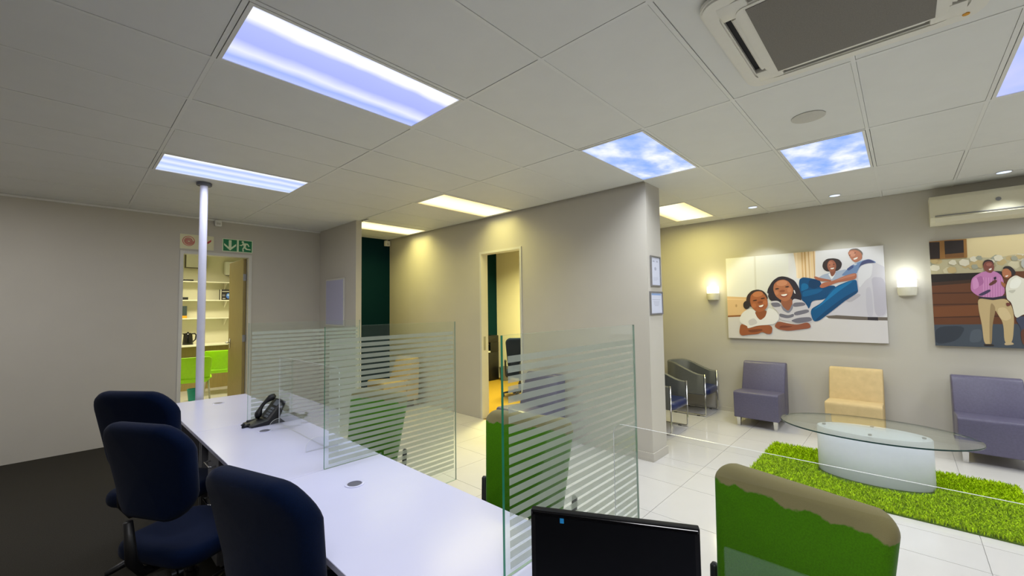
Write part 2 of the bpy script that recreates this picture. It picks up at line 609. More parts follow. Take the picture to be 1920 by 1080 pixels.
for ex in zip(*[edges(0.2, 2.7, 0.2, 0.5)[i:] for i in (0, 1)]):
    for ey in zip(*[edges(YB + T, 10.9, YB, 0.5)[i:] for i in (0, 1)]):
        floor_tile(ex[0], ex[1], ey[0], ey[1], kf)
# walls
DX0, DX1, DH = 1.005, 1.85, 2.425
wallbox('wall_back', (XL, DX0, YB, YB + T, 0, ZS), (DX1, 2.90, YB, YB + T, 0, ZS), (DX0, DX1, YB, YB + T, DH, ZS))
wallbox('wall_niche', (2.90, 4.13, YB, YB + T, 0, ZS), m='wall_teal')
wallbox('wall_short', (2.84, 2.925, 5.76, YB, 0, ZS))
PY0, PY1, PH = 3.69, 4.515, 2.415
wallbox('wall_pillar', (4.13, 4.24, 2.35, PY0, 0, ZS), (4.13, 4.24, PY1, YB, 0, ZS), (4.13, 4.24, PY0, PY1, PH, ZS), (4.13, 4.47, 1.93, 2.35, 0, ZS))
wallbox('wall_right', (XR, XR + T, YF, YB, 0, ZS))
wallbox('wall_partition', (4.24, XR, 3.05, 3.11, 0, ZS))
wallbox('wall_left', (XL - T, XL, YF, YB, 0, ZS))
wallbox('wall_front', (XL, XR, YF - T, YF, 0, ZS))
wallbox('wall_office', (4.24, XR, 6.90, YB + T, 0, ZS), m='wall_teal')
wallbox('wall_kitchen_back', (0.2, 2.7, 10.9, 11.02, 0, ZS), m='kitchen_wall')
wallbox('wall_kitchen_left', (0.08, 0.2, YB + T, 11.02, 0, ZS), m='kitchen_wall')
wallbox('wall_kitchen_right', (2.7, 2.82, YB + T, 11.02, 0, ZS), m='kitchen_wall')
# small trims
struct(obj('trim_1', box(new(), XL, 2.84, YB - 0.018, YB, ZC - 0.022, ZC), 'white_paint'))
struct(obj('baseboard_pillar', prism(new(), [(4.118, 1.918), (4.482, 1.918), (4.482, 2.36), (4.47, 2.36), (4.47, 1.93), (4.13, 1.93), (4.13, 2.36), (4.118, 2.36)], 'z', 0, 0.085), 'wall_paint'))
struct(obj('baseboard_right', box(new(), XR - 0.012, XR, YF, 3.05, 0, 0.06), 'wall_paint'))
# ceiling: slab, grid bars and lay-in tiles
ce = struct(obj('ceiling', box(new(), XL, XR, YF, YB + T, ZC + 0.045, ZS + 0.05), 'grey_metal'))
struct(obj('ceiling_kitchen', box(new(), 0.08, 2.82, YB + T, 11.02, ZC, ZS), 'ceiling_white'))
struct(obj('ceiling_office', box(new(), 4.24, XR, 3.11, 6.90, ZC, ZC + 0.04), 'ceiling_white'))
GX, GY = lambda a: 0.478 + 1.2 * a, lambda b: 2.542 + 0.6 * b
LIGHTS = {(0, -1), (0, 3), (2, -2), (3, -4), (2, -6), (4, -1), (2, 2), (4, -8), (2, -10)}
ct_cache = {}
def ceil_tile(x0, x1, y0, y1):
    g = 0.012
    w, d = x1 - x0 - 2 * g, y1 - y0 - 2 * g
    if w < 0.03 or d < 0.03:
        return
    k = (round(w, 3), round(d, 3))
    dz = ZC + 0.0015 + random.uniform(0, 0.0015)
    loc = ((x0 + x1) / 2 + random.uniform(-0.002, 0.002), (y0 + y1) / 2 + random.uniform(-0.002, 0.002), dz)
    if k not in ct_cache:
        ct_cache[k] = obj('ceiling_tile', box(new(), -w / 2, w / 2, -d / 2, d / 2, 0, 0.015), 'ceiling_white', ce, loc=loc)
    else:
        share('ceiling_tile', ct_cache[k], ce, loc)
def cut(a, b, marks):
    e = [a] + [m for m in marks if a + 0.02 < m < b - 0.02] + [b]
    return list(zip(e, e[1:]))
W2Y = (5.72, 6.32)
for a in range(-3, 6):
    for b in range(-12, 8):
        x0, x1, y0, y1 = GX(a), GX(a + 1), GY(b), GY(b + 1)
        x0, x1, y0, y1 = max(x0, XL), min(x1, XR), max(y0, YF), min(y1, YB)
        if x1 - x0 < 0.03 or y1 - y0 < 0.03 or (a, b) in LIGHTS:
            continue
        if a == 2 and b >= 5:
            continue
        for (p, q) in (cut(x0, x1, [4.13, 4.47]) if y1 > 1.96 else [(x0, x1)]):
            if p >= 4.07 and y0 >= 3.0 and q > 4.14:
                continue
            if 4.12 <= p and q <= 4.48 and y0 > 1.9:
                continue
            yy = min(y1, 3.05) if q > 4.14 else y1
            ceil_tile(p, q, y0, yy)
ceil_tile(2.925, GX(3), GY(5), W2Y[0])
ceil_tile(2.925, GX(3), W2Y[1], YB)
bars = []
def bar(x0, x1, y0, y1):
    obj('grid_bar', box(new(), x0, x1, y0, y1, ZC, ZC + 0.03), 'ceiling_bar', ce)
hb = 0.0105
for a in range(-2, 6):
    x = GX(a)
    bar(x - hb, x + hb, YF, 1.93 if a == 3 else (3.05 if a > 3 else YB))
    if a == 3:
        bar(x - hb, x + hb, 1.93, YB)
for b in range(-11, 8):
    y = GY(b)
    for a in range(-3, 6):
        x0, x1 = max(GX(a) + hb, XL), min(GX(a + 1) - hb, XR)
        if a == 2 and b == 6:
            continue
        if a == 3 and y > 1.93:
            x0 = 4.47
        if a >= 3 and y > 3.0:
            continue
        bar(x0, x1, y - hb, y + hb)
for y in W2Y:
    bar(2.925, GX(3) - hb, y - hb, y + hb)
# door_1: steel frame and wooden leaf to the kitchen, swung open
def frame(name, a0, a1, h, w, lo, hi, axis, m, parent):
    bm = new()
    if axis == 'x':
        box(bm, a0, a0 + w, lo, hi, 0, h); box(bm, a1 - w, a1, lo, hi, 0, h); box(bm, a0 + w, a1 - w, lo, hi, h - w, h)
    else:
        box(bm, lo, hi, a0, a0 + w, 0, h); box(bm, lo, hi, a1 - w, a1, 0, h); box(bm, lo, hi, a0 + w, a1 - w, h - w, h)
    return obj(name, bm, m, parent)
d1 = D.objects.new('door_1', None); COL.objects.link(d1); struct(d1, 'brown wooden door standing open into the lit kitchen')
frame('door_frame', DX0, DX1, DH, 0.04, YB - 0.012, YB + T + 0.012, 'x', 'frame_paint', d1)
leaf = obj('door_leaf', box(new(), 1.766, 1.806, YB + 0.09, YB + 0.86, 0.012, DH - 0.05, 0.002, 1), 'door_wood', d1)
hd = tube(new(), [(1.766, 7.80, 1.11), (1.715, 7.80, 1.11), (1.71, 7.79, 1.11), (1.71, 7.70, 1.11)], 0.009)
lathe_bm = box(hd, 1.758, 1.767, 7.775, 7.825, 1.02, 1.17, 0.003, 1)
obj('door_handle', hd, 'chrome', leaf, True)
for z in (2.10, 1.20, 0.30):
    bm = tube(new(), [(1.802, 7.118, z - 0.05), (1.802, 7.118, z + 0.05)], 0.009)
    box(bm, 1.762, 1.802, 7.106, 7.112, z - 0.05, z + 0.05)
    obj('hinge', bm, 'brushed', leaf)
d2 = D.objects.new('door_2', None); COL.objects.link(d2); struct(d2, 'open office doorway with a pale steel frame')
frame('door_frame', PY0, PY1, PH, 0.032, 4.118, 4.252, 'y', 'frame_paint', d2)
obj('strike_plate', box(new(), 4.16, 4.20, PY1 - 0.034, PY1 - 0.031, 0.98, 1.18), 'brushed', d2)

# ------------------------------------------------------------ ceiling lights and services
def troffer(name, label, cx, cy, m, group, w=1.2, d=0.6):
    t = thing(name, label, 'ceiling light', (cx, cy, ZC), 0, group)
    bm = new()
    a, b, i = w / 2 - 0.014, d / 2 - 0.014, 0.018
    box(bm, -a, a, -b, -b + i, -0.002, 0.04); box(bm, -a, a, b - i, b, -0.002, 0.04)
    box(bm, -a, -a + i, -b + i, b - i, -0.002, 0.04); box(bm, a - i, a, -b + i, b - i, -0.002, 0.04)
    obj('light_frame', bm, 'white_paint', t)
    obj('diffuser', box(new(), -a + i, a - i, -b + i, b - i, 0.003, 0.008), m, t)
    return t
troffer('ceiling_light', 'large blue-white tube light panel nearest above the counter', 1.078, 2.242, 'tubes_two', 'lit ceiling panels')
troffer('ceiling_light', 'blue-white striped light panel beside the top of the white pole', 1.078, 4.642, 'tubes_three', 'lit ceiling panels')
troffer('ceiling_light', 'cloudy blue light panel touching the top of the pillar', 3.478, 1.642, 'cloud_panel', 'lit ceiling panels')
troffer('ceiling_light', 'cloudy blue light panel between the round speaker and the family picture', 4.678, 0.442, 'cloud_panel', 'lit ceiling panels')
troffer('ceiling_light', 'pale blue light panel cut off by the right edge beside the ceiling air conditioner', 3.478, -0.758, 'soft_cool', 'lit ceiling panels')
troffer('ceiling_light', 'warm yellow light panel above the office doorway wall', 3.478, 4.042, 'warm_panel', 'warm ceiling panels')
troffer('ceiling_light', 'warm yellow light panel in front of the dark teal niche wall', 3.502, 6.02, 'warm_panel', 'warm ceiling panels', w=1.154)
troffer('ceiling_light', 'warm yellow light panel behind the pillar over the tub chairs', 5.878, 2.242, 'warm_panel', 'warm ceiling panels')
for i, (x, y) in enumerate(((6.26, 1.42), (6.32, 0.55), (6.46, -0.80))):
    t = thing('downlight', ('small round downlight nearest the pillar, above the left half of the family picture', 'small round downlight above the right half of the family picture', 'small round downlight above the white wall air conditioner')[i], 'downlight', (x, y, ZC), 0, 'recessed downlights')
    bm = new(); lathe(bm, [(0.052, -0.004), (0.062, -0.004), (0.062, 0.0), (0.052, 0.012)], 24, cap=False)
    obj('trim_ring', bm, 'downlight_ring', t, 'auto')
    obj('lens', lathe(new(), [(0, -0.003), (0.053, -0.003), (0.053, 0.002), (0, 0.002)], 24), 'downlight_led', t)
t = thing('ceiling_speaker', 'round pale speaker grille in the ceiling by the air conditioner', 'speaker', (3.515, 0.43, ZC))
obj('grille', lathe(new(), [(0, -0.006), (0.085, -0.006), (0.1, -0.003), (0.1, 0.0), (0, 0.0)], 32), 'speaker_grille', t, 'auto')
# cassette air conditioner
ac = thing('ceiling_air_conditioner', 'white square ceiling cassette air conditioner with grey centre grille', 'air conditioner', (2.288, 0.142, ZC))
def ringprism(bm, oo, ii, z0, z1):
    n = len(oo)
    L = [[bm.verts.new((p[0], p[1], z)) for p in q] for q, z in ((oo, z0), (ii, z0), (ii, z1), (oo, z1))]
    fs = []
    for k in range(n):
        j = (k + 1) % n
        for A, B in zip(L, L[1:] + L[:1]):
            fs.append(bm.faces.new((A[k], A[j], B[j], B[k])))
    bmesh.ops.recalc_face_normals(bm, faces=fs)
    return bm
bm = new(); ringprism(bm, rr(0.93, 0.93, 0.09, 8), rr(0.80, 0.80, 0.10, 8), -0.032, 0.0)
bmesh.ops.bevel(bm, geom=[e for e in bm.edges if len(e.link_faces) == 2 and e.calc_face_angle(0) > 1.0], offset=0.008, segments=2, affect='EDGES')
obj('outer_panel', bm, 'ac_white', ac, 'auto')
obj('air_gap', prism(new(), rr(0.82, 0.82, 0.09, 8), 'z', -0.006, 0.0), 'ac_dark', ac)
bm = prism(new(), rr(0.70, 0.70, 0.05, 8), 'z', -0.038, -0.006); bmesh.ops.bevel(bm, geom=[e for e in bm.edges if abs(e.verts[0].co.z + 0.038) < 1e-4 and abs(e.verts[1].co.z + 0.038) < 1e-4], offset=0.008, segments=2, affect='EDGES')
obj('centre_panel', bm, 'ac_white', ac, 'auto')
obj('grille', box(new(), -0.325, 0.325, -0.30, 0.30, -0.041, -0.038), 'ac_grille', ac)
for k in range(4):
    R = Matrix.Rotation(k * PI / 2, 4, 'Z')
    bm = new()
    prof = [(-0.351, -0.026), (-0.364, -0.030), (-0.372, -0.022), (-0.364, -0.014), (-0.351, -0.012)]
    prism(bm, prof, 'x', -0.27, 0.27); bm.transform(R)
    obj('vane', bm, 'ac_white', ac, 'auto')
    bm = new()
    box(bm, 0.285, 0.40, 0.285, 0.40, -0.034, -0.004, 0.006); bm.transform(R)
    obj('corner_cover', bm, 'ac_white', ac, 'auto')
obj('indicator', lathe(new(), [(0, -0.036), (0.012, -0.036), (0.012, -0.03), (0, -0.03)], 12, 0.405, -0.40), 'yellow_dot', ac)
# wall air conditioner
sa = thing('wall_air_conditioner', 'cream split air conditioner high on the wall above the couple picture', 'air conditioner', (XR, -0.72, 2.46))
prof = [(0, 0.0), (-0.11, 0.0), (-0.17, 0.03), (-0.205, 0.075), (-0.21, 0.27), (-0.19, 0.315), (0, 0.32)]
bm = prism(new(), prof, 'y', -0.46, 0.46, 0.006)
obj('body', bm, 'ac_split', sa, 'auto')
obj('louvre', prism(new(), [(-0.1, -0.006), (-0.115, -0.004), (-0.176, 0.022), (-0.212, 0.07), (-0.206, 0.078), (-0.165, 0.03), (-0.11, 0.004)], 'y', -0.42, 0.42), 'ac_split', sa)
obj('seam', box(new(), -0.2135, -0.20, -0.42, 0.42, 0.086, 0.094), 'grey_metal', sa)
obj('glint_disc', lathe(new(), [(0, 0), (0.02, 0), (0.02, 0.004), (0, 0.004)], 20), 'brushed', sa, loc=(-0.211, -0.05, 0.20), rot=(0, -PI / 2, 0))  # disc stands in for the downlight's round reflection on the casing
# small boxes high on the back wall
t = thing('motion_sensor', 'small white sensor box high on the wall above the exit signs', 'sensor', (1.42, YB, 2.80))
bm = box(new(), -0.04, 0.04, -0.05, 0, 0, 0.09, 0.008); obj('housing', bm, 'white_paint', t, 'auto')
obj('lens', box(new(), -0.025, 0.025, -0.054, -0.05, 0.02, 0.05, 0.001, 1), 'speaker_grille', t)
t = thing('alarm_sensor', 'tiny cream sensor box high in the corner of the dark teal niche', 'sensor', (4.06, YB, 2.78))
obj('housing', box(new(), -0.05, 0.05, -0.06, 0, 0, 0.10, 0.008), 'white_paint', t, 'auto')
obj('lens', box(new(), -0.025, 0.025, -0.064, -0.06, 0.02, 0.05, 0.001, 1), 'speaker_grille', t)
# pole
t = thing('support_pole', 'white round steel pole from floor to ceiling behind the counter', 'pole', (0.911, 5.110, 0))
obj('pipe', tube(new(), [(0, 0, 0.01), (0, 0, ZC - 0.01)], 0.034, 24), 'pole_paint', t, 'auto')
obj('flange', lathe(new(), [(0, ZC - 0.03), (0.06, ZC - 0.03), (0.065, ZC - 0.025), (0.065, ZC - 0.001), (0, ZC - 0.001)], 24), 'pole_flange', t, 'auto')
obj('base_plate', lathe(new(), [(0, 0), (0.065, 0), (0.065, 0.01), (0, 0.01)], 24), 'pole_flange', t, 'auto')
# distribution board on the short wall
t = thing('distribution_board', 'pale lilac panel board mounted on the grey short wall', 'panel', (2.84, 6.42, 1.35))
obj('cabinet', box(new(), -0.02, 0, -0.32, 0.32, 0, 0.735, 0.004, 1), 'frame_paint', t)
obj('cover', box(new(), -0.026, -0.02, -0.295, 0.295, 0.025, 0.71, 0.002, 1), 'board_lilac', t)

# ------------------------------------------------------------ signs, notices, pictures
def on_back(u, v, d):
    return (u / 1000, -0.004 - d, v / 1000)
def ellp(cx, cy, rx, ry, n=24, a0=0, a1=360):
    return [(cx + rx * math.cos(math.radians(a0 + (a1 - a0) * k / n)), cy + ry * math.sin(math.radians(a0 + (a1 - a0) * k / n))) for k in range(n)]
CR, RED, GRN = (222, 218, 180), (200, 84, 84), (6, 120, 72)
t = thing('fire_hose_sign', 'cream sign with a red coiled hose symbol over the kitchen door', 'sign', (1.0, YB, 2.452))
obj('board', prism(new(), [(p[0] + 0.19, p[1] + 0.1) for p in rr(0.38, 0.20, 0.012, 4)], 'y', -0.004, 0), 'frame_paint', t)
sh = [(CR, [(2, 2), (378, 2), (378, 198), (2, 198)], 0), (RED, ellp(95, 108, 68, 68), 0), (CR, ellp(95, 108, 60, 60), 0)]
sp = []
for s in (1, -1):
    q = [(95 + (8 + 44 * k / 60 + s * 4.6) * math.cos(k / 60 * 6 * PI), 108 + (8 + 44 * k / 60 + s * 4.6) * math.sin(k / 60 * 6 * PI)) for k in range(61)]
    sp.append(q if s == 1 else q[::-1])
for k in range(60):
    sh.append((RED, [sp[0][k], sp[0][k + 1], sp[1][60 - k - 1], sp[1][60 - k]], 0))
sh.append((CR, [(212, 22), (368, 22), (368, 186), (212, 186)], 0))
sh.append(((190, 60, 60), [(306, 84), (346, 122), (346, 150), (300, 112)], 0))
sh.append(((120, 110, 100), [(222, 100), (236, 100), (236, 140), (222, 140)], 0))
flat_print('symbol', sh, 380, 200, on_back, 'print_flat', t)
t = thing('exit_sign', 'green emergency exit sign with a down arrow and running figure', 'sign', (1.478, YB, 2.456))
obj('board', prism(new(), [(p[0] + 0.19, p[1] + 0.093) for p in rr(0.38, 0.186, 0.010, 4)], 'y', -0.004, 0), 'frame_paint', t)
CW = (214, 232, 196)
sh = [(CW, [(2, 2), (378, 2), (378, 184), (2, 184)], 0), (GRN, [(12, 10), (178, 10), (178, 176), (12, 176)], 0), (GRN, [(202, 10), (368, 10), (368, 176), (202, 176)], 0),
      (CW, [(95, 18), (168, 88), (168, 118), (112, 66), (112, 166), (78, 166), (78, 66), (22, 118), (22, 88)], 0),
      (CW, ellp(252, 154, 15, 15), 0),
      (CW, [(262, 140), (312, 140), (324, 128), (340, 96), (326, 90), (310, 118), (300, 122), (288, 84), (308, 62), (354, 56), (354, 42), (298, 44), (272, 66), (262, 50), (268, 18), (250, 18), (246, 56), (264, 88), (256, 116), (240, 96), (212, 100), (214, 112), (236, 112), (252, 138)], 0)]
flat_print('symbol', sh, 380, 186, on_back, 'print_flat', t)
def notice(name, label, x0, x1, z0, z1, shapes):
    w, h = x1 - x0, z1 - z0
    t = thing(name, label, 'notice', (x0, 1.93, z0))
    bm = new(); i = 0.014
    box(bm, 0, w, -0.016, 0, 0, i); box(bm, 0, w, -0.016, 0, h - i, h); box(bm, 0, i, -0.016, 0, i, h - i); box(bm, w - i, w, -0.016, 0, i, h - i)
    obj('notice_frame', bm, 'brushed', t)
    obj('paper', box(new(), i, w - i, -0.008, 0, i, h - i), 'paper', t)
    flat_print('print', [(c, [(a * w * 10, d * h * 10) for a, d in p], 0) for c, p in shapes], w * 1000, h * 1000, lambda u, v, d: (u / 1000, -0.008 - d, v / 1000), 'print_flat', t)
def blk(c, *rs):
    return [(c, [(a, b), (a2, b), (a2, b2), (a, b2)]) for a, b, a2, b2 in rs]
GT = (168, 172, 190)
notice('wall_notice', 'tall framed white notice, upper of two on the pillar end', 4.185, 4.42, 1.80, 2.125,
       blk(GT, (22, 80, 42, 85), (58, 80, 78, 85)) + [(GT, ellp(48, 58, 11, 6))] + blk((184, 188, 204), (25, 28, 75, 29.5), (25, 24, 75, 25.5), (25, 20, 60, 21.5)))
notice('wall_notice', 'framed notice with a blue heading bar, lower on the pillar end', 4.152, 4.452, 1.50, 1.745,
       blk((140, 170, 220), (12, 84, 88, 92)) + blk(GT, (16, 64, 84, 66), (24, 56, 76, 58), (28, 50, 72, 52), (28, 44, 72, 46), (34, 38, 66, 40)))
def picture(name, label, y0, y1, z0, z1, art):
    w, h = y0 - y1, z1 - z0
    t = thing(name, label, 'picture', (XR, y0, z0))
    obj('canvas', box(new(), -0.04, -0.004, -w, 0, 0, h), 'canvas_side', t)
    flat_print('print', art, w * 1000, h * 1000, lambda u, v, d: (-0.0401 - d, -u / 1000, v / 1000), 'print_flat', t)
    return t
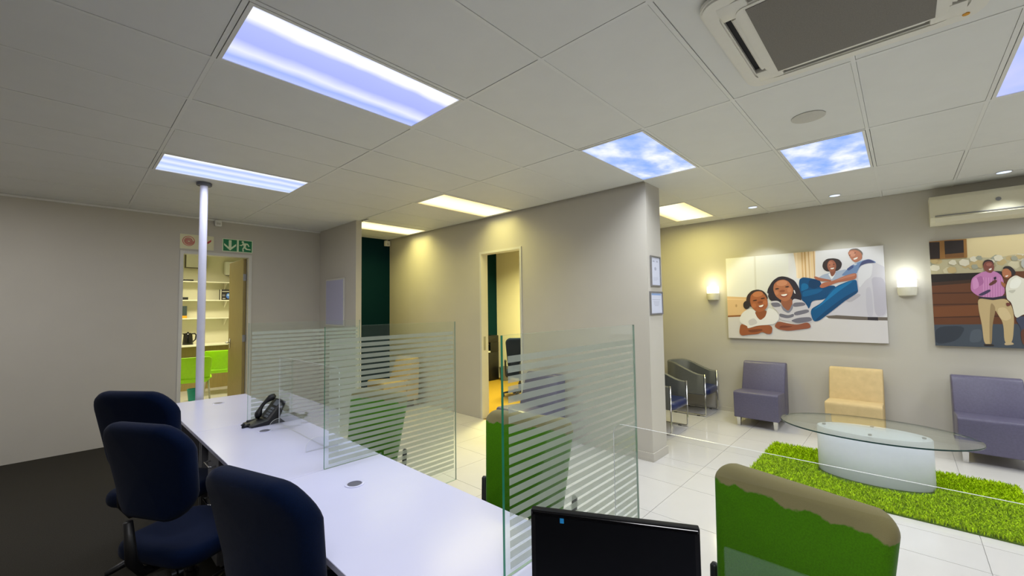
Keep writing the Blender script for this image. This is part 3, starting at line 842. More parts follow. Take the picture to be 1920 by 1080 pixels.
ART1 = [((226,226,224),[(-12,1294),(870,1255),(841,510),(-40,526)],0),((214,212,206),[(377,1213),(401,1213),(395,572),(371,573)],0),((224,222,226),[(804,1236),(1858,1216),(1815,198),(763,176)],0),((232,206,170),[(855,1256),(1107,1254),(1090,829),(897,841)],0),((240,218,188),[(881,1254),(902,1254),(901,843),(884,844)],0),((214,176,128),[(944,1247),(966,1247),(964,839),(947,840)],0),((206,166,112),[(978,1243),(997,1244),(996,837),(981,838)],0),((200,158,104),[(1023,1238),(1035,1239),(1034,835),(1026,836)],0),((236,206,158),[(1054,1235),(1069,1236),(1068,833),(1056,834)],0),((204,162,110),[(1079,1232),(1092,1233),(1090,832),(1082,832)],0),((222,186,142),[(-23,622),(271,600),(246,326),(-34,314)],0),((232,200,158),[(-24,588),(261,573),(261,559),(-25,572)],0),((186,150,108),[(133,479),(132,470),(129,463),(124,458),(119,457),(115,458),(111,463),(108,471),(107,479),(109,488),(112,495),(116,500),(121,501),(126,499),(130,494),(132,487)],1),((146,92,50),[(-34,331),(222,345),(221,318),(-35,303)],0),((214,210,212),[(-48,306),(233,321),(979,268),(1153,288),(1376,308),(1818,275),(1804,-50),(-60,-39)],0),((206,203,213),[(1006,406),(1042,529),(1144,539),(1274,599),(1513,698),(1520,899),(1551,955),(1607,984),(1660,987),(1712,975),(1754,951),(1795,913),(1803,311),(1579,323),(1200,336),(1116,344)],1),((222,221,228),[(1531,898),(1560,955),(1615,979),(1677,978),(1657,819),(1598,776),(1526,662)],1),((190,186,200),[(1653,817),(1786,793),(1781,344),(1669,321),(1664,656)],1),((196,193,206),[(1594,682),(1648,692),(1659,327),(1592,327)],1),((184,180,190),[(1386,523),(1519,615),(1554,590),(1441,498)],1),((108,98,90),[(1180,329),(1293,341),(1597,319),(1804,315),(1802,277),(1505,281),(1213,300)],0),((52,46,52),[(1600,319),(1695,317),(1696,276),(1598,279)],0),((56,44,44),[(1172,986),(1184,1040),(1225,1078),(1294,1080),(1351,1059),(1379,1005),(1365,946),(1330,912),(1287,909),(1218,910),(1185,941)],1),((170,182,206),[(1126,837),(1177,874),(1247,891),(1325,907),(1421,930),(1447,868),(1379,822),(1282,791),(1155,806)],1),((234,232,236),[(1227,883),(1315,899),(1284,830),(1261,800),(1247,837)],1),((140,84,64),[(1246,923),(1315,926),(1297,866),(1272,841),(1257,856)],1),((158,96,74),[(1318,981),(1315,951),(1305,925),(1290,908),(1272,902),(1254,908),(1239,924),(1228,950),(1224,980),(1227,1010),(1237,1036),(1252,1053),(1270,1059),(1288,1053),(1303,1036),(1314,1010)],1),((182,118,92),[(1287,1001),(1285,985),(1280,971),(1272,962),(1262,959),(1252,962),(1244,971),(1238,984),(1236,1000),(1238,1016),(1243,1030),(1251,1039),(1261,1042),(1270,1039),(1279,1030),(1285,1017)],1),((238,232,226),[(1252,952),(1301,958),(1286,937),(1261,937)],1),((60,36,32),[(1258,993),(1257,992),(1255,990),(1253,989),(1249,989),(1246,990),(1243,991),(1241,993),(1241,995),(1241,997),(1243,998),(1246,999),(1250,999),(1253,998),(1256,997),(1258,995)],1),((60,36,32),[(1301,997),(1300,996),(1298,994),(1296,993),(1292,993),(1289,994),(1286,995),(1284,997),(1284,999),(1284,1001),(1286,1002),(1289,1003),(1293,1003),(1296,1002),(1299,1001),(1301,999)],1),((112,140,184),[(1359,847),(1411,906),(1470,974),(1581,1024),(1644,1037),(1700,1002),(1705,983),(1616,990),(1561,964),(1527,898),(1516,863),(1446,844)],1),((74,80,122),[(1572,1015),(1645,1039),(1705,985),(1625,987),(1561,962),(1532,922)],1),((70,86,138),[(1417,925),(1479,978),(1496,946),(1439,904)],1),((206,214,226),[(1487,984),(1535,992),(1506,964)],1),((120,108,100),[(1449,1156),(1478,1181),(1534,1183),(1570,1150),(1587,1118),(1580,1083),(1557,1097),(1486,1152)],1),((184,120,94),[(1441,1132),(1459,1162),(1505,1169),(1550,1147),(1578,1107),(1579,1048),(1545,1020),(1508,1004),(1481,1033),(1456,1083)],1),((206,146,120),[(1514,1099),(1507,1088),(1498,1081),(1486,1079),(1474,1083),(1464,1092),(1457,1105),(1454,1119),(1456,1133),(1462,1144),(1472,1151),(1484,1153),(1496,1149),(1506,1140),(1513,1127),(1515,1113)],1),((242,236,230),[(1488,1054),(1540,1075),(1530,1050),(1502,1038)],1),((80,50,44),[(1468,1105),(1468,1103),(1466,1101),(1464,1099),(1461,1097),(1458,1096),(1455,1096),(1453,1097),(1452,1099),(1452,1101),(1454,1103),(1456,1105),(1459,1106),(1462,1107),(1465,1107),(1467,1106)],1),((80,50,44),[(1519,1128),(1519,1126),(1517,1124),(1515,1122),(1512,1121),(1509,1120),(1506,1120),(1504,1121),(1503,1122),(1503,1124),(1505,1127),(1507,1129),(1510,1130),(1513,1131),(1516,1131),(1518,1130)],1),((0,72,122),[(907,815),(951,853),(1024,838),(1105,813),(1148,776),(1161,714),(1309,729),(1275,623),(1174,545),(1042,536),(1013,431),(976,432),(910,610)],1),((0,56,98),[(1023,818),(1135,814),(1157,726),(1069,685),(1009,721)],1),((8,104,160),[(933,762),(973,773),(1010,746),(1010,695),(954,672),(927,661)],1),((6,92,146),[(943,660),(1038,682),(1180,688),(1117,629),(1004,595),(940,584)],1),((0,86,140),[(1513,795),(1519,709),(1523,626),(1415,544),(1297,450),(1206,354),(1113,267),(1046,254),(1015,416),(1142,499),(1205,577),(1239,649),(1318,721),(1414,765)],1),((14,116,176),[(1414,757),(1489,777),(1354,669),(1224,551),(1110,443),(1048,406),(1142,492),(1215,588),(1298,695)],1),((0,68,116),[(1521,662),(1521,627),(1405,540),(1216,361),(1093,262),(1052,259),(1167,381),(1349,548)],1),((170,104,80),[(1075,848),(1096,856),(1136,834),(1263,797),(1252,778),(1154,786),(1094,814)],1),((178,108,82),[(1516,878),(1514,799),(1424,778),(1310,760),(1220,716),(1160,694),(1129,715),(1163,766),(1272,782),(1399,845)],1),((196,130,104),[(1502,864),(1506,838),(1378,805),(1281,774),(1311,797),(1418,846)],1),((46,40,52),[(526,649),(538,715),(597,819),(667,873),(724,880),(789,860),(863,812),(907,712),(932,597),(919,496),(896,509),(864,561),(819,510),(665,513),(620,519),(553,552)],1),((228,226,232),[(843,689),(858,676),(865,627),(848,643)],1),((226,224,232),[(529,649),(540,651),(541,614),(530,620)],1),((204,200,210),[(561,539),(666,542),(718,447),(776,385),(826,549),(854,566),(950,531),(992,457),(1024,356),(1038,249),(957,228),(862,226),(777,256),(663,275),(655,380),(584,462)],1),((116,114,130),[(560,515),(665,518),(694,460),(595,449)],1),((116,114,130),[(664,369),(769,336),(835,364),(833,318),(756,294),(664,317)],1),((116,114,130),[(830,510),(954,515),(979,472),(827,446)],1),((116,114,130),[(831,382),(998,424),(1010,376),(844,328)],1),((116,114,130),[(788,264),(876,305),(1023,319),(1037,261),(872,226)],1),((150,92,68),[(680,557),(826,579),(821,446),(775,387),(711,447)],1),((128,128,146),[(678,513),(708,460),(775,387),(826,510),(829,433),(776,361),(706,408)],1),((178,112,80),[(602,699),(616,778),(666,825),(733,835),(787,808),(822,742),(843,689),(823,613),(795,555),(741,527),(680,557),(630,606)],1),((200,136,104),[(777,788),(773,773),(759,760),(738,749),(713,745),(687,746),(665,752),(650,764),(644,779),(648,794),(662,808),(684,818),(709,823),(735,822),(757,815),(772,803)],1),((196,128,94),[(667,651),(665,640),(659,631),(651,625),(641,623),(632,625),(624,632),(619,641),(617,652),(619,663),(625,673),(634,679),(643,680),(653,678),(660,671),(665,662)],1),((196,128,94),[(817,684),(815,672),(809,662),(801,656),(792,654),(783,657),(775,664),(771,674),(769,686),(772,698),(777,708),(785,714),(795,716),(804,713),(811,706),(816,696)],1),((52,34,32),[(675,711),(673,707),(668,703),(660,701),(651,699),(641,698),(633,699),(627,702),(625,705),(627,709),(632,712),(640,715),(649,717),(659,717),(667,716),(672,714)],1),((52,34,32),[(795,734),(793,730),(788,727),(781,724),(772,722),(762,722),(755,723),(749,725),(747,728),(748,732),(753,736),(761,739),(770,740),(780,741),(787,740),(793,737)],1),((146,84,60),[(745,677),(742,670),(735,663),(725,658),(712,656),(699,656),(688,659),(681,664),(678,671),(680,678),(687,685),(698,690),(710,692),(723,692),(734,689),(742,683)],1),((150,76,62),[(678,618),(725,632),(783,640),(768,599),(726,582),(693,596)],1),((244,240,236),[(687,622),(725,629),(774,635),(753,607),(718,603)],1),((150,86,62),[(644,257),(765,225),(872,209),(978,248),(1014,216),(1015,169),(891,146),(761,124),(651,140),(594,185)],1),((120,64,46),[(675,200),(828,190),(762,168),(651,158)],1),((58,44,44),[(254,548),(272,630),(333,694),(406,710),(476,691),(521,636),(537,569),(483,543),(324,452),(277,493)],1),((44,38,42),[(303,487),(299,464),(289,445),(274,432),(257,428),(240,432),(226,446),(217,465),(215,489),(219,512),(229,531),(244,544),(262,548),(278,543),(292,530),(301,510)],1),((230,228,230),[(155,285),(203,381),(287,433),(359,421),(426,303),(511,380),(530,447),(616,411),(661,343),(658,278),(609,222),(539,203),(387,192),(261,143),(241,187),(168,229)],1),((206,202,206),[(268,261),(355,302),(400,222),(290,179)],1),((146,84,50),[(358,397),(522,415),(493,316),(430,265),(389,308)],1),((168,98,62),[(306,547),(318,629),(381,681),(452,678),(500,628),(530,556),(528,463),(477,402),(418,383),(359,408),(320,465)],1),((192,122,82),[(476,653),(473,637),(460,622),(440,609),(415,602),(390,601),(367,606),(351,616),(344,631),(347,647),(360,663),(381,675),(406,682),(431,683),(454,678),(470,667)],1),((186,112,72),[(385,478),(383,466),(376,455),(366,448),(355,446),(344,448),(335,456),(329,466),(327,479),(330,491),(337,502),(347,509),(358,511),(369,508),(378,501),(384,490)],1),((186,112,72),[(521,516),(519,503),(513,492),(504,484),(494,482),(485,484),(476,492),(471,503),(470,517),(472,530),(478,541),(487,549),(497,551),(507,548),(515,540),(520,529)],1),((50,34,32),[(399,556),(397,553),(391,549),(382,546),(371,543),(360,542),(350,542),(344,544),(341,546),(343,550),(349,553),(358,557),(369,559),(380,561),(390,560),(396,559)],1),((50,34,32),[(500,583),(498,580),(492,576),(484,573),(473,570),(462,569),(453,569),(447,571),(444,574),(446,577),(452,581),(461,584),(471,586),(482,588),(491,587),(498,586)],1),((140,78,50),[(472,529),(470,522),(463,514),(452,508),(439,504),(426,503),(414,505),(405,510),(402,516),(403,524),(410,532),(421,538),(435,541),(448,542),(460,540),(469,536)],1),((148,74,58),[(402,470),(445,485),(488,498),(474,450),(439,440),(413,448)],1),((244,240,236),[(411,472),(445,482),(481,493),(465,461),(432,453)],1),((158,90,54),[(170,216),(258,184),(261,141),(398,190),(539,203),(575,169),(565,85),(518,70),(443,105),(396,69),(273,57),(178,37),(147,80)],1),((122,66,40),[(251,124),(444,148),(455,116),(298,85)],1)]
ART2 = [((204,186,140),[(-26,1258),(1284,1193),(1256,618),(-52,678)],0),((176,166,132),[(-38,983),(383,976),(491,957),(612,980),(1274,977),(1258,649),(-46,804)],0),((208,200,176),[(1053,855),(1032,833),(984,852),(983,899),(1002,916),(1048,902)],0),((150,150,130),[(33,917),(17,901),(-17,912),(-22,935),(0,954),(31,940)],0),((182,160,112),[(613,935),(599,921),(570,928),(563,956),(585,975),(606,968)],0),((196,186,152),[(658,854),(631,831),(582,853),(577,888),(606,919),(652,903)],0),((158,146,108),[(937,833),(910,801),(884,808),(872,850),(894,872),(931,857)],0),((182,160,112),[(99,949),(75,926),(25,936),(16,989),(43,1009),(84,1000)],0),((182,160,112),[(573,905),(540,871),(505,887),(501,928),(524,947),(557,941)],0),((208,200,176),[(717,923),(680,900),(646,923),(641,946),(663,980),(710,968)],0),((208,200,176),[(74,870),(49,847),(6,858),(-3,904),(22,924),(71,905)],0),((182,160,112),[(811,877),(787,853),(765,866),(762,892),(778,907),(804,899)],0),((196,186,152),[(449,839),(420,817),(391,833),(388,862),(418,882),(438,875)],0),((196,186,152),[(290,915),(265,895),(232,912),(230,941),(257,958),(281,949)],0),((208,200,176),[(991,908),(974,893),(945,901),(937,930),(954,953),(986,944)],0),((182,160,112),[(299,877),(274,863),(251,873),(245,907),(273,923),(298,910)],0),((208,200,176),[(1033,819),(1015,794),(984,800),(974,833),(990,855),(1028,842)],0),((158,146,108),[(498,873),(479,851),(427,867),(422,898),(446,925),(487,916)],0),((208,200,176),[(696,935),(677,917),(637,928),(629,970),(648,990),(689,981)],0),((182,160,112),[(782,910),(762,892),(732,902),(726,935),(754,954),(779,939)],0),((196,186,152),[(184,834),(160,807),(105,821),(97,856),(130,888),(179,866)],0),((182,160,112),[(957,910),(934,882),(904,896),(899,916),(924,945),(947,937)],0),((150,150,130),[(530,936),(502,918),(467,936),(462,962),(496,993),(523,981)],0),((182,160,112),[(377,882),(338,846),(304,855),(285,897),(325,938),(364,924)],0),((208,200,176),[(548,943),(521,919),(489,931),(483,972),(514,991),(538,980)],0),((150,150,130),[(818,858),(792,835),(764,850),(760,874),(780,897),(813,886)],0),((208,200,176),[(365,943),(342,928),(311,943),(308,975),(337,992),(359,983)],0),((150,150,130),[(402,959),(386,943),(357,954),(351,974),(370,994),(393,989)],0),((196,186,152),[(778,878),(759,852),(721,865),(715,887),(740,916),(765,910)],0),((150,150,130),[(1037,834),(1018,811),(992,822),(989,847),(1004,864),(1029,858)],0),((158,146,108),[(859,883),(839,855),(792,867),(789,913),(815,932),(847,921)],0),((182,160,112),[(428,888),(392,852),(339,876),(335,921),(368,948),(423,923)],0),((150,150,130),[(967,882),(953,863),(922,874),(921,900),(936,914),(962,905)],0),((208,200,176),[(304,905),(271,884),(230,906),(225,940),(253,968),(300,952)],0),((182,160,112),[(682,944),(668,927),(630,940),(626,960),(642,981),(675,974)],0),((158,146,108),[(931,825),(917,803),(895,806),(884,829),(908,853),(929,839)],0),((150,150,130),[(648,932),(634,915),(608,919),(599,951),(612,965),(639,962)],0),((196,186,152),[(958,813),(940,801),(920,811),(915,829),(936,851),(952,846)],0),((182,160,112),[(204,831),(177,813),(140,824),(130,867),(152,889),(197,880)],0),((150,150,130),[(368,864),(350,847),(323,854),(315,888),(330,902),(358,899)],0),((158,146,108),[(490,918),(474,897),(450,901),(440,930),(459,947),(486,935)],0),((182,160,112),[(70,958),(38,930),(17,936),(1,968),(23,995),(55,990)],0),((182,160,112),[(733,947),(717,928),(684,937),(677,959),(702,985),(726,975)],0),((196,186,152),[(958,868),(925,844),(894,860),(889,906),(909,926),(949,916)],0),((208,200,176),[(489,915),(459,888),(438,895),(426,927),(450,952),(482,939)],0),((208,200,176),[(1006,923),(994,906),(973,908),(965,937),(985,951),(1000,944)],0),((208,200,176),[(208,921),(188,904),(151,918),(146,942),(174,966),(199,959)],0),((208,200,176),[(850,874),(836,858),(810,861),(802,899),(819,912),(846,901)],0),((140,98,46),[(-29,1202),(294,1188),(291,980),(-38,983)],0),((42,28,22),[(-29,1185),(85,1179),(80,987),(-38,993)],0),((38,28,24),[(123,1184),(271,1178),(268,1038),(122,1033)],0),((112,74,34),[(122,1033),(268,1038),(267,987),(122,991)],0),((98,56,28),[(-46,814),(375,808),(1265,792),(1238,230),(-71,226)],0),((30,22,16),[(-46,814),(391,807),(387,729),(-50,703)],0),((58,36,20),[(-50,716),(388,741),(386,703),(-52,678)],0),((70,38,18),[(-55,603),(1255,588),(1254,575),(-55,588)],0),((70,38,18),[(-61,472),(1250,481),(1249,469),(-61,457)],0),((70,38,18),[(-67,327),(1244,363),(1243,350),(-68,312)],0),((114,66,32),[(-9,439),(351,456),(346,340),(-14,322)],0),((66,74,84),[(-71,234),(1240,273),(1226,-15),(-86,-99)],0),((48,54,64),[(8,215),(253,230),(179,62),(-2,5)],1),((80,88,98),[(283,185),(363,199),(357,58),(260,42)],1),((42,36,44),[(469,818),(530,814),(551,778),(520,756)],1),((190,166,120),[(347,532),(455,513),(549,522),(587,432),(594,307),(571,52),(515,42),(517,265),(482,357),(466,408),(437,247),(427,31),(371,31),(365,246),(348,399)],1),((154,130,90),[(439,492),(474,422),(440,247),(427,38),(410,37),(422,305)],1),((206,184,138),[(481,422),(542,432),(581,318),(535,283),(492,317)],1),((44,36,34),[(368,35),(433,38),(447,14),(370,10)],1),((190,168,128),[(514,54),(570,63),(582,39),(516,26)],1),((188,120,168),[(311,745),(350,786),(407,820),(484,817),(528,770),(541,697),(542,554),(448,527),(355,551),(317,590),(298,629)],1),((206,146,188),[(396,752),(402,754),(393,540),(388,538)],0),((206,146,188),[(415,751),(420,753),(412,539),(407,537)],0),((206,146,188),[(433,750),(439,752),(431,539),(425,537)],0),((206,146,188),[(452,749),(457,751),(449,538),(444,536)],0),((206,146,188),[(470,748),(476,750),(468,538),(462,536)],0),((206,146,188),[(489,747),(494,749),(486,537),(481,535)],0),((206,146,188),[(507,746),(512,748),(504,537),(499,535)],0),((206,146,188),[(525,744),(530,746),(522,536),(517,534)],0),((168,100,150),[(349,755),(389,776),(401,693),(368,659),(345,684)],1),((204,140,186),[(316,733),(349,767),(368,659),(318,614)],1),((66,54,84),[(345,565),(437,628),(447,602),(379,552)],1),((46,36,52),[(354,546),(456,534),(545,554),(548,526),(455,508),(353,532)],0),((52,36,36),[(398,894),(412,936),(444,947),(474,930),(482,876),(457,901),(409,858)],1),((122,68,56),[(402,882),(415,916),(443,928),(470,916),(482,864),(475,822),(453,796),(427,812),(406,839)],1),((152,92,78),[(465,889),(463,882),(459,876),(452,872),(444,872),(437,874),(430,878),(426,885),(425,892),(427,899),(432,905),(438,908),(446,909),(454,907),(460,902),(464,896)],1),((228,214,206),[(439,841),(464,854),(459,831),(445,827)],1),((98,54,46),[(430,677),(480,729),(495,716),(488,691),(446,660)],1),((42,24,52),[(471,750),(489,758),(491,733),(472,724)],0),((62,66,86),[(597,307),(648,341),(732,308),(709,107),(663,38),(633,82),(635,217)],1),((96,58,42),[(627,194),(692,218),(684,39),(634,37)],1),((218,214,196),[(550,639),(572,723),(624,768),(666,731),(715,711),(758,574),(748,352),(662,361),(600,304),(584,478),(552,513),(550,593)],1),((190,186,168),[(559,604),(624,613),(593,569)],1),((232,230,216),[(585,706),(631,750),(665,702),(632,624),(574,627)],1),((44,36,36),[(535,837),(555,865),(592,862),(619,819),(627,784),(602,751),(583,822)],1),((172,108,72),[(531,802),(543,836),(573,838),(595,802),(596,763),(573,737),(549,738),(534,767)],1),((236,224,214),[(551,761),(576,769),(567,751),(555,750)],1),((156,98,60),[(520,710),(539,686),(555,674),(544,633),(523,664)],1),((110,56,44),[(543,478),(574,475),(576,448),(548,437)],1),((170,170,160),[(703,881),(701,863),(696,849),(689,840),(682,837),(675,841),(669,851),(666,866),(665,884),(668,901),(672,915),(679,925),(686,927),(693,923),(699,913),(702,898)],1)]
picture('wall_picture', 'large canvas photo print of a family, children lying before a sofa', 1.93, 0.149, 1.10, 2.292, ART1)
picture('wall_picture', 'large canvas photo print of a couple before a brown garage door', -0.245, -2.02, 1.097, 2.29, ART2)
def sconce(label, y, m, lum):
    t = thing('wall_sconce', label, 'wall lamp', (XR, y, 1.665), 0, 'wall sconces')
    def half(prof, n=14):
        bm = new()
        rings = []
        for r, ry, z in prof:
            rings.append([bm.verts.new((-r * math.sin(PI * k / n), ry * math.cos(PI * k / n), z)) for k in range(n + 1)])
        fs = []
        for A, B in zip(rings, rings[1:]):
            for k in range(n):
                fs.append(bm.faces.new((A[k], A[k + 1], B[k + 1], B[k])))
            fs.append(bm.faces.new((A[n], A[0], B[0], B[n])))
        fs.append(bm.faces.new(rings[0])); fs.append(bm.faces.new(rings[-1]))
        bmesh.ops.recalc_face_normals(bm, faces=fs)
        return bm
    obj('body', half([(0.06, 0.060, 0.0), (0.085, 0.080, 0.012), (0.095, 0.088, 0.05), (0.098, 0.09, 0.11)]), 'sconce_body', t, 'auto')
    obj('lamp_glass', half([(0.088, 0.082, 0.11), (0.092, 0.086, 0.19), (0.086, 0.08, 0.212), (0.05, 0.05, 0.222)]), m, t, 'auto')
    l = D.lights.new('sconce_bulb', 'POINT'); l.energy = lum[0]; l.color = lum[1]; l.shadow_soft_size = 0.05
    o = D.objects.new('sconce_bulb', l); o.location = (XR - 0.13, y, 1.665 + 0.27); COL.objects.link(o)
sconce('small glowing wall sconce left of the family picture by the pillar', 2.14, 'sconce_warm', (2.2, (1.0, 0.86, 0.45)))
sconce('small glowing wall sconce between the two large pictures', -0.04, 'sconce_cool', (1.6, (0.95, 1.0, 0.9)))

# ------------------------------------------------------------ counter desks, glass screens
DESKS = [(3.697, 5.03, 'white counter desk at the far end by the pole'), (2.302, 3.693, 'white counter desk under the black telephone'),
         (0.952, 2.298, 'white counter desk between the two front frosted glass screens'), (-0.42, 0.948, 'white counter desk under the black monitor')]
X0, X1, ZD = 0.632, 1.285, 0.74
for i, (y0, y1, lab) in enumerate(DESKS):
    t = thing('counter_desk', lab, 'desk', (X0, y0, 0), 0, 'white counter desks')
    w, l = X1 - X0, y1 - y0
    obj('worktop', box(new(), 0, w, 0, l, ZD - 0.025, ZD, 0.0015, 1), 'desk_white', t)
    obj('side_panel', box(new(), 0.04, w - 0.04, 0.01, 0.035, 0, ZD - 0.025), 'grey_metal', t)
    obj('side_panel', box(new(), 0.04, w - 0.04, l - 0.035, l - 0.01, 0, ZD - 0.025), 'grey_metal', t)
    obj('modesty_panel', box(new(), 0.41, 0.428, 0.035, l - 0.035, 0.12, ZD - 0.025), 'desk_white', t)
    gy = (4.70, 3.355, 1.996, 0.64)[i] - y0
    bm = new(); lathe(bm, [(0.034, ZD + 0.0005), (0.046, ZD + 0.0005), (0.046, ZD + 0.003), (0.043, ZD + 0.004), (0.034, ZD + 0.003)], 28, 0.35, gy, cap=False)
    gr = obj('cable_grommet', bm, 'desk_white', t, 'auto')
    obj('grommet_hole', lathe(new(), [(0, ZD + 0.0004), (0.0345, ZD + 0.0004), (0.0345, ZD + 0.001), (0, ZD + 0.001)], 24, 0.35, gy), 'desk_edge', gr)
def pedestal(label, y):
    t = thing('drawer_pedestal', label, 'drawers', (0.66, y, 0))
    obj('body', box(new(), 0.018, 0.36, -0.14, 0.14, 0.03, 0.70), 'grey_metal', t)
    obj('plinth', box(new(), 0.03, 0.33, -0.13, 0.13, 0.0, 0.03), 'black_plastic', t)
    for z0, z1 in ((0.04, 0.25), (0.255, 0.465), (0.47, 0.695)):
        dr = obj('drawer', box(new(), 0, 0.018, -0.138, 0.138, z0, z1, 0.002, 1), 'grey_metal', t)
        zz = z1 - 0.07
        obj('drawer_handle', tube(new(), [(0, -0.07, zz), (-0.03, -0.07, zz), (-0.034, -0.066, zz), (-0.034, 0.066, zz), (-0.03, 0.07, zz), (0, 0.07, zz)], 0.005, 8), 'chrome', dr, True)
pedestal('grey drawer pedestal with a chrome bow handle under the middle of the counter', 3.26)
def screen(label, y):
    t = thing('glass_screen', label, 'glass screen', (0.96, y, 0), 0, 'frosted glass screens')
    h, zb = 1.502, 0.416
    L = 0.90
    bm = prism(new(), [(0, ZD + 0.001), (X1 - 0.96 + 0.012, ZD + 0.001), (X1 - 0.96 + 0.012, zb), (L, zb), (L, h), (0, h)], 'y', -0.005, 0.005)
    for f in bm.faces:
        f.material_index = 0 if abs(f.normal.y) > 0.5 else (1 if f.normal.x < -0.5 else 2)
    obj('pane', bm, ['glass_clear', 'glass_edge', 'glass_edge_pale'], t)
    z = 1.434
    first = {}
    while z > 0.50:
        a = 0.022 if z - 0.022 > ZD + 0.01 else X1 - 0.96 + 0.025
        if a not in first:
            first[a] = obj('frosted_stripe', box(new(), a, L - 0.022, -0.0058, -0.0052, -0.022, 0), 'film_frost', t, loc=(0, 0, z))
        else:
            share('frosted_stripe', first[a], t, (0, 0, z))
        z -= 0.0325
screen('frosted striped glass screen farthest along the counter, behind the telephone', 3.695)
screen('frosted striped glass screen in the middle of the counter', 2.300)
screen('frosted striped glass screen nearest, beside the monitor', 0.950)
def acrylic(label, y0, y1):
    t = thing('acrylic_shield', label, 'shield', (1.12, y0, ZD), 0, 'clear acrylic shields')
    l, h = y1 - y0, 0.505
    r = 0.03
    pts = [(0, 0.001), (l, 0.001)] + arc(l - r, h - r, r, 0, 90, 5) + arc(r, h - r, r, 90, 180, 5)
    bm = prism(new(), pts, 'x', -0.002, 0.002)
    for f in bm.faces:
        f.material_index = 0 if abs(f.normal.x) > 0.5 else 1
    obj('sheet', bm, ['acrylic', 'acrylic_edge'], t)
    for yy in (0.18, l - 0.18):
        pts = [(-0.12, 0.001), (0.1, 0.001), (0.1, 0.06)] + [(-0.06 + 0.06 * math.cos(a), 0.03 + 0.05 * math.sin(a)) for a in [PI * 0.5 * k / 5 + PI * 0.5 for k in range(6)]]
        bm = prism(new(), pts, 'y', yy - 0.002, yy + 0.002)
        for f in bm.faces:
            f.material_index = 0 if abs(f.normal.y) > 0.5 else 1
        obj('foot', bm, ['acrylic', 'acrylic_edge'], t)
acrylic('clear acrylic shield on the counter behind the telephone', 2.475, 3.50)
acrylic('long clear acrylic shield on the counter behind the monitor', -0.40, 0.645)

# ------------------------------------------------------------ things on the counter
ph = thing('desk_telephone', 'black desk telephone with a raised handset on the white counter', 'telephone', (1.065, 3.595, ZD), math.radians(182))
bm = prism(new(), [(0.13, 0.0), (0.14, 0.012), (0.02, 0.035), (-0.085, 0.165), (-0.105, 0.155), (-0.06, 0.04), (-0.10, 0.0)], 'y', -0.09, 0.09, 0.004)
obj('base', bm, 'black_plastic', ph, 'auto')
ang = math.atan2(0.13, -0.105)
ux, uz = -0.628, 0.778
nx, nz = 0.778, 0.628
hs = []
for k in range(13):
    s = -0.02 + 0.20 * k / 12
    o = 0.022 + 0.030 * math.sin(PI * k / 12)
    hs.append((0.02 + ux * s + nx * o, -0.055, 0.035 + uz * s + nz * o))
rad = [0.014, 0.024, 0.026, 0.02, 0.015, 0.013, 0.013, 0.013, 0.015, 0.02, 0.026, 0.024, 0.014]
obj('handset', tube(new(), hs, rad, 12), 'black_plastic', ph, True)
for r_ in range(4):
    for c_ in range(3):
        s = 0.02 + 0.022 * r_
        y = -0.012 + 0.026 * c_
        p = Vector((0.02 + ux * s + nx * 0.002, y, 0.035 + uz * s + nz * 0.002))
        bm = box(new(), -0.008, 0.008, -0.009, 0.009, 0, 0.004, 0.001, 1)
        obj('key', bm, 'phone_key', ph, loc=p, rot=(0, math.radians(51), 0))
bm = box(new(), -0.022, 0.022, -0.04, 0.04, 0, 0.003, 0.001, 1)
obj('display', bm, 'phone_key', ph, loc=(0.02 + ux * 0.135 + nx * 0.002, 0.02, 0.035 + uz * 0.135 + nz * 0.002), rot=(0, math.radians(51), 0))
bm = tube(new(), [(0.125, 0.03, 0.012), (0.175, 0.03, 0.008), (0.178, 0.03, 0.02), (0.16, 0.03, 0.032)], [0.012, 0.010, 0.009, 0.008], 8)
obj('stand_lip', bm, 'black_plastic', ph, True)
cd = []
for k in range(90):
    a = k / 89
    cd.append((0.115 - 0.05 * a, -0.072 + 0.010 * math.cos(k * 0.9) , 0.014 + 0.012 * math.sin(k * 0.9)))
obj('curly_cord', tube(new(), cd, 0.0025, 6), 'black_plastic', ph, True)
# monitor
mo = thing('computer_monitor', 'black computer monitor with a small blue sticker on the counter', 'monitor', (0.94, 0.555, ZD), math.atan2(-0.46, -0.89))
zt, mw, mh = 0.322, 0.41, 0.272
bm = box(new(), -0.022, 0.0, -mw / 2, mw / 2, zt - mh, zt, 0.003)
box(bm, -0.045, -0.022, -mw / 2 + 0.05, mw / 2 - 0.05, zt - mh + 0.03, zt - 0.05, 0.01)
obj('housing', bm, 'black_matte', mo, 'auto')
obj('screen', box(new(), 0.0, 0.001, -mw / 2 + 0.012, mw / 2 - 0.012, zt - mh + 0.018, zt - 0.012), 'screen_black', mo)
obj('top_bezel', box(new(), 0.0, 0.003, -mw / 2 + 0.004, mw / 2 - 0.004, zt - 0.011, zt - 0.003, 0.001, 1), 'black_gloss', mo)
obj('sticker', box(new(), 0.001, 0.0016, -0.128 - 0.0, -0.118 + 0.0, zt - 0.026, zt - 0.014), 'blue_sticker', mo)
obj('stand', box(new(), -0.06, -0.035, -0.03, 0.03, 0.012, 0.2, 0.004), 'black_plastic', mo, 'auto')
obj('stand_base', prism(new(), rr(0.17, 0.22, 0.05, 6), 'z', 0.0, 0.014, 0.003), 'black_plastic', mo, 'auto')
cb = [(0.70, 0.86, ZD + 0.004)]
for k in range(26):
    a = k / 25
    cb.append((0.745 + 0.10 * a + 0.015 * math.cos(a * 15), 0.80 - 0.10 * a + 0.015 * math.sin(a * 15), ZD + 0.006 + 0.012 * a))
tag(obj('cable', tube(new(), cb, 0.003, 8), 'cable_white', smooth=True), 'thin white cable curled on the counter beside the monitor', 'cable')

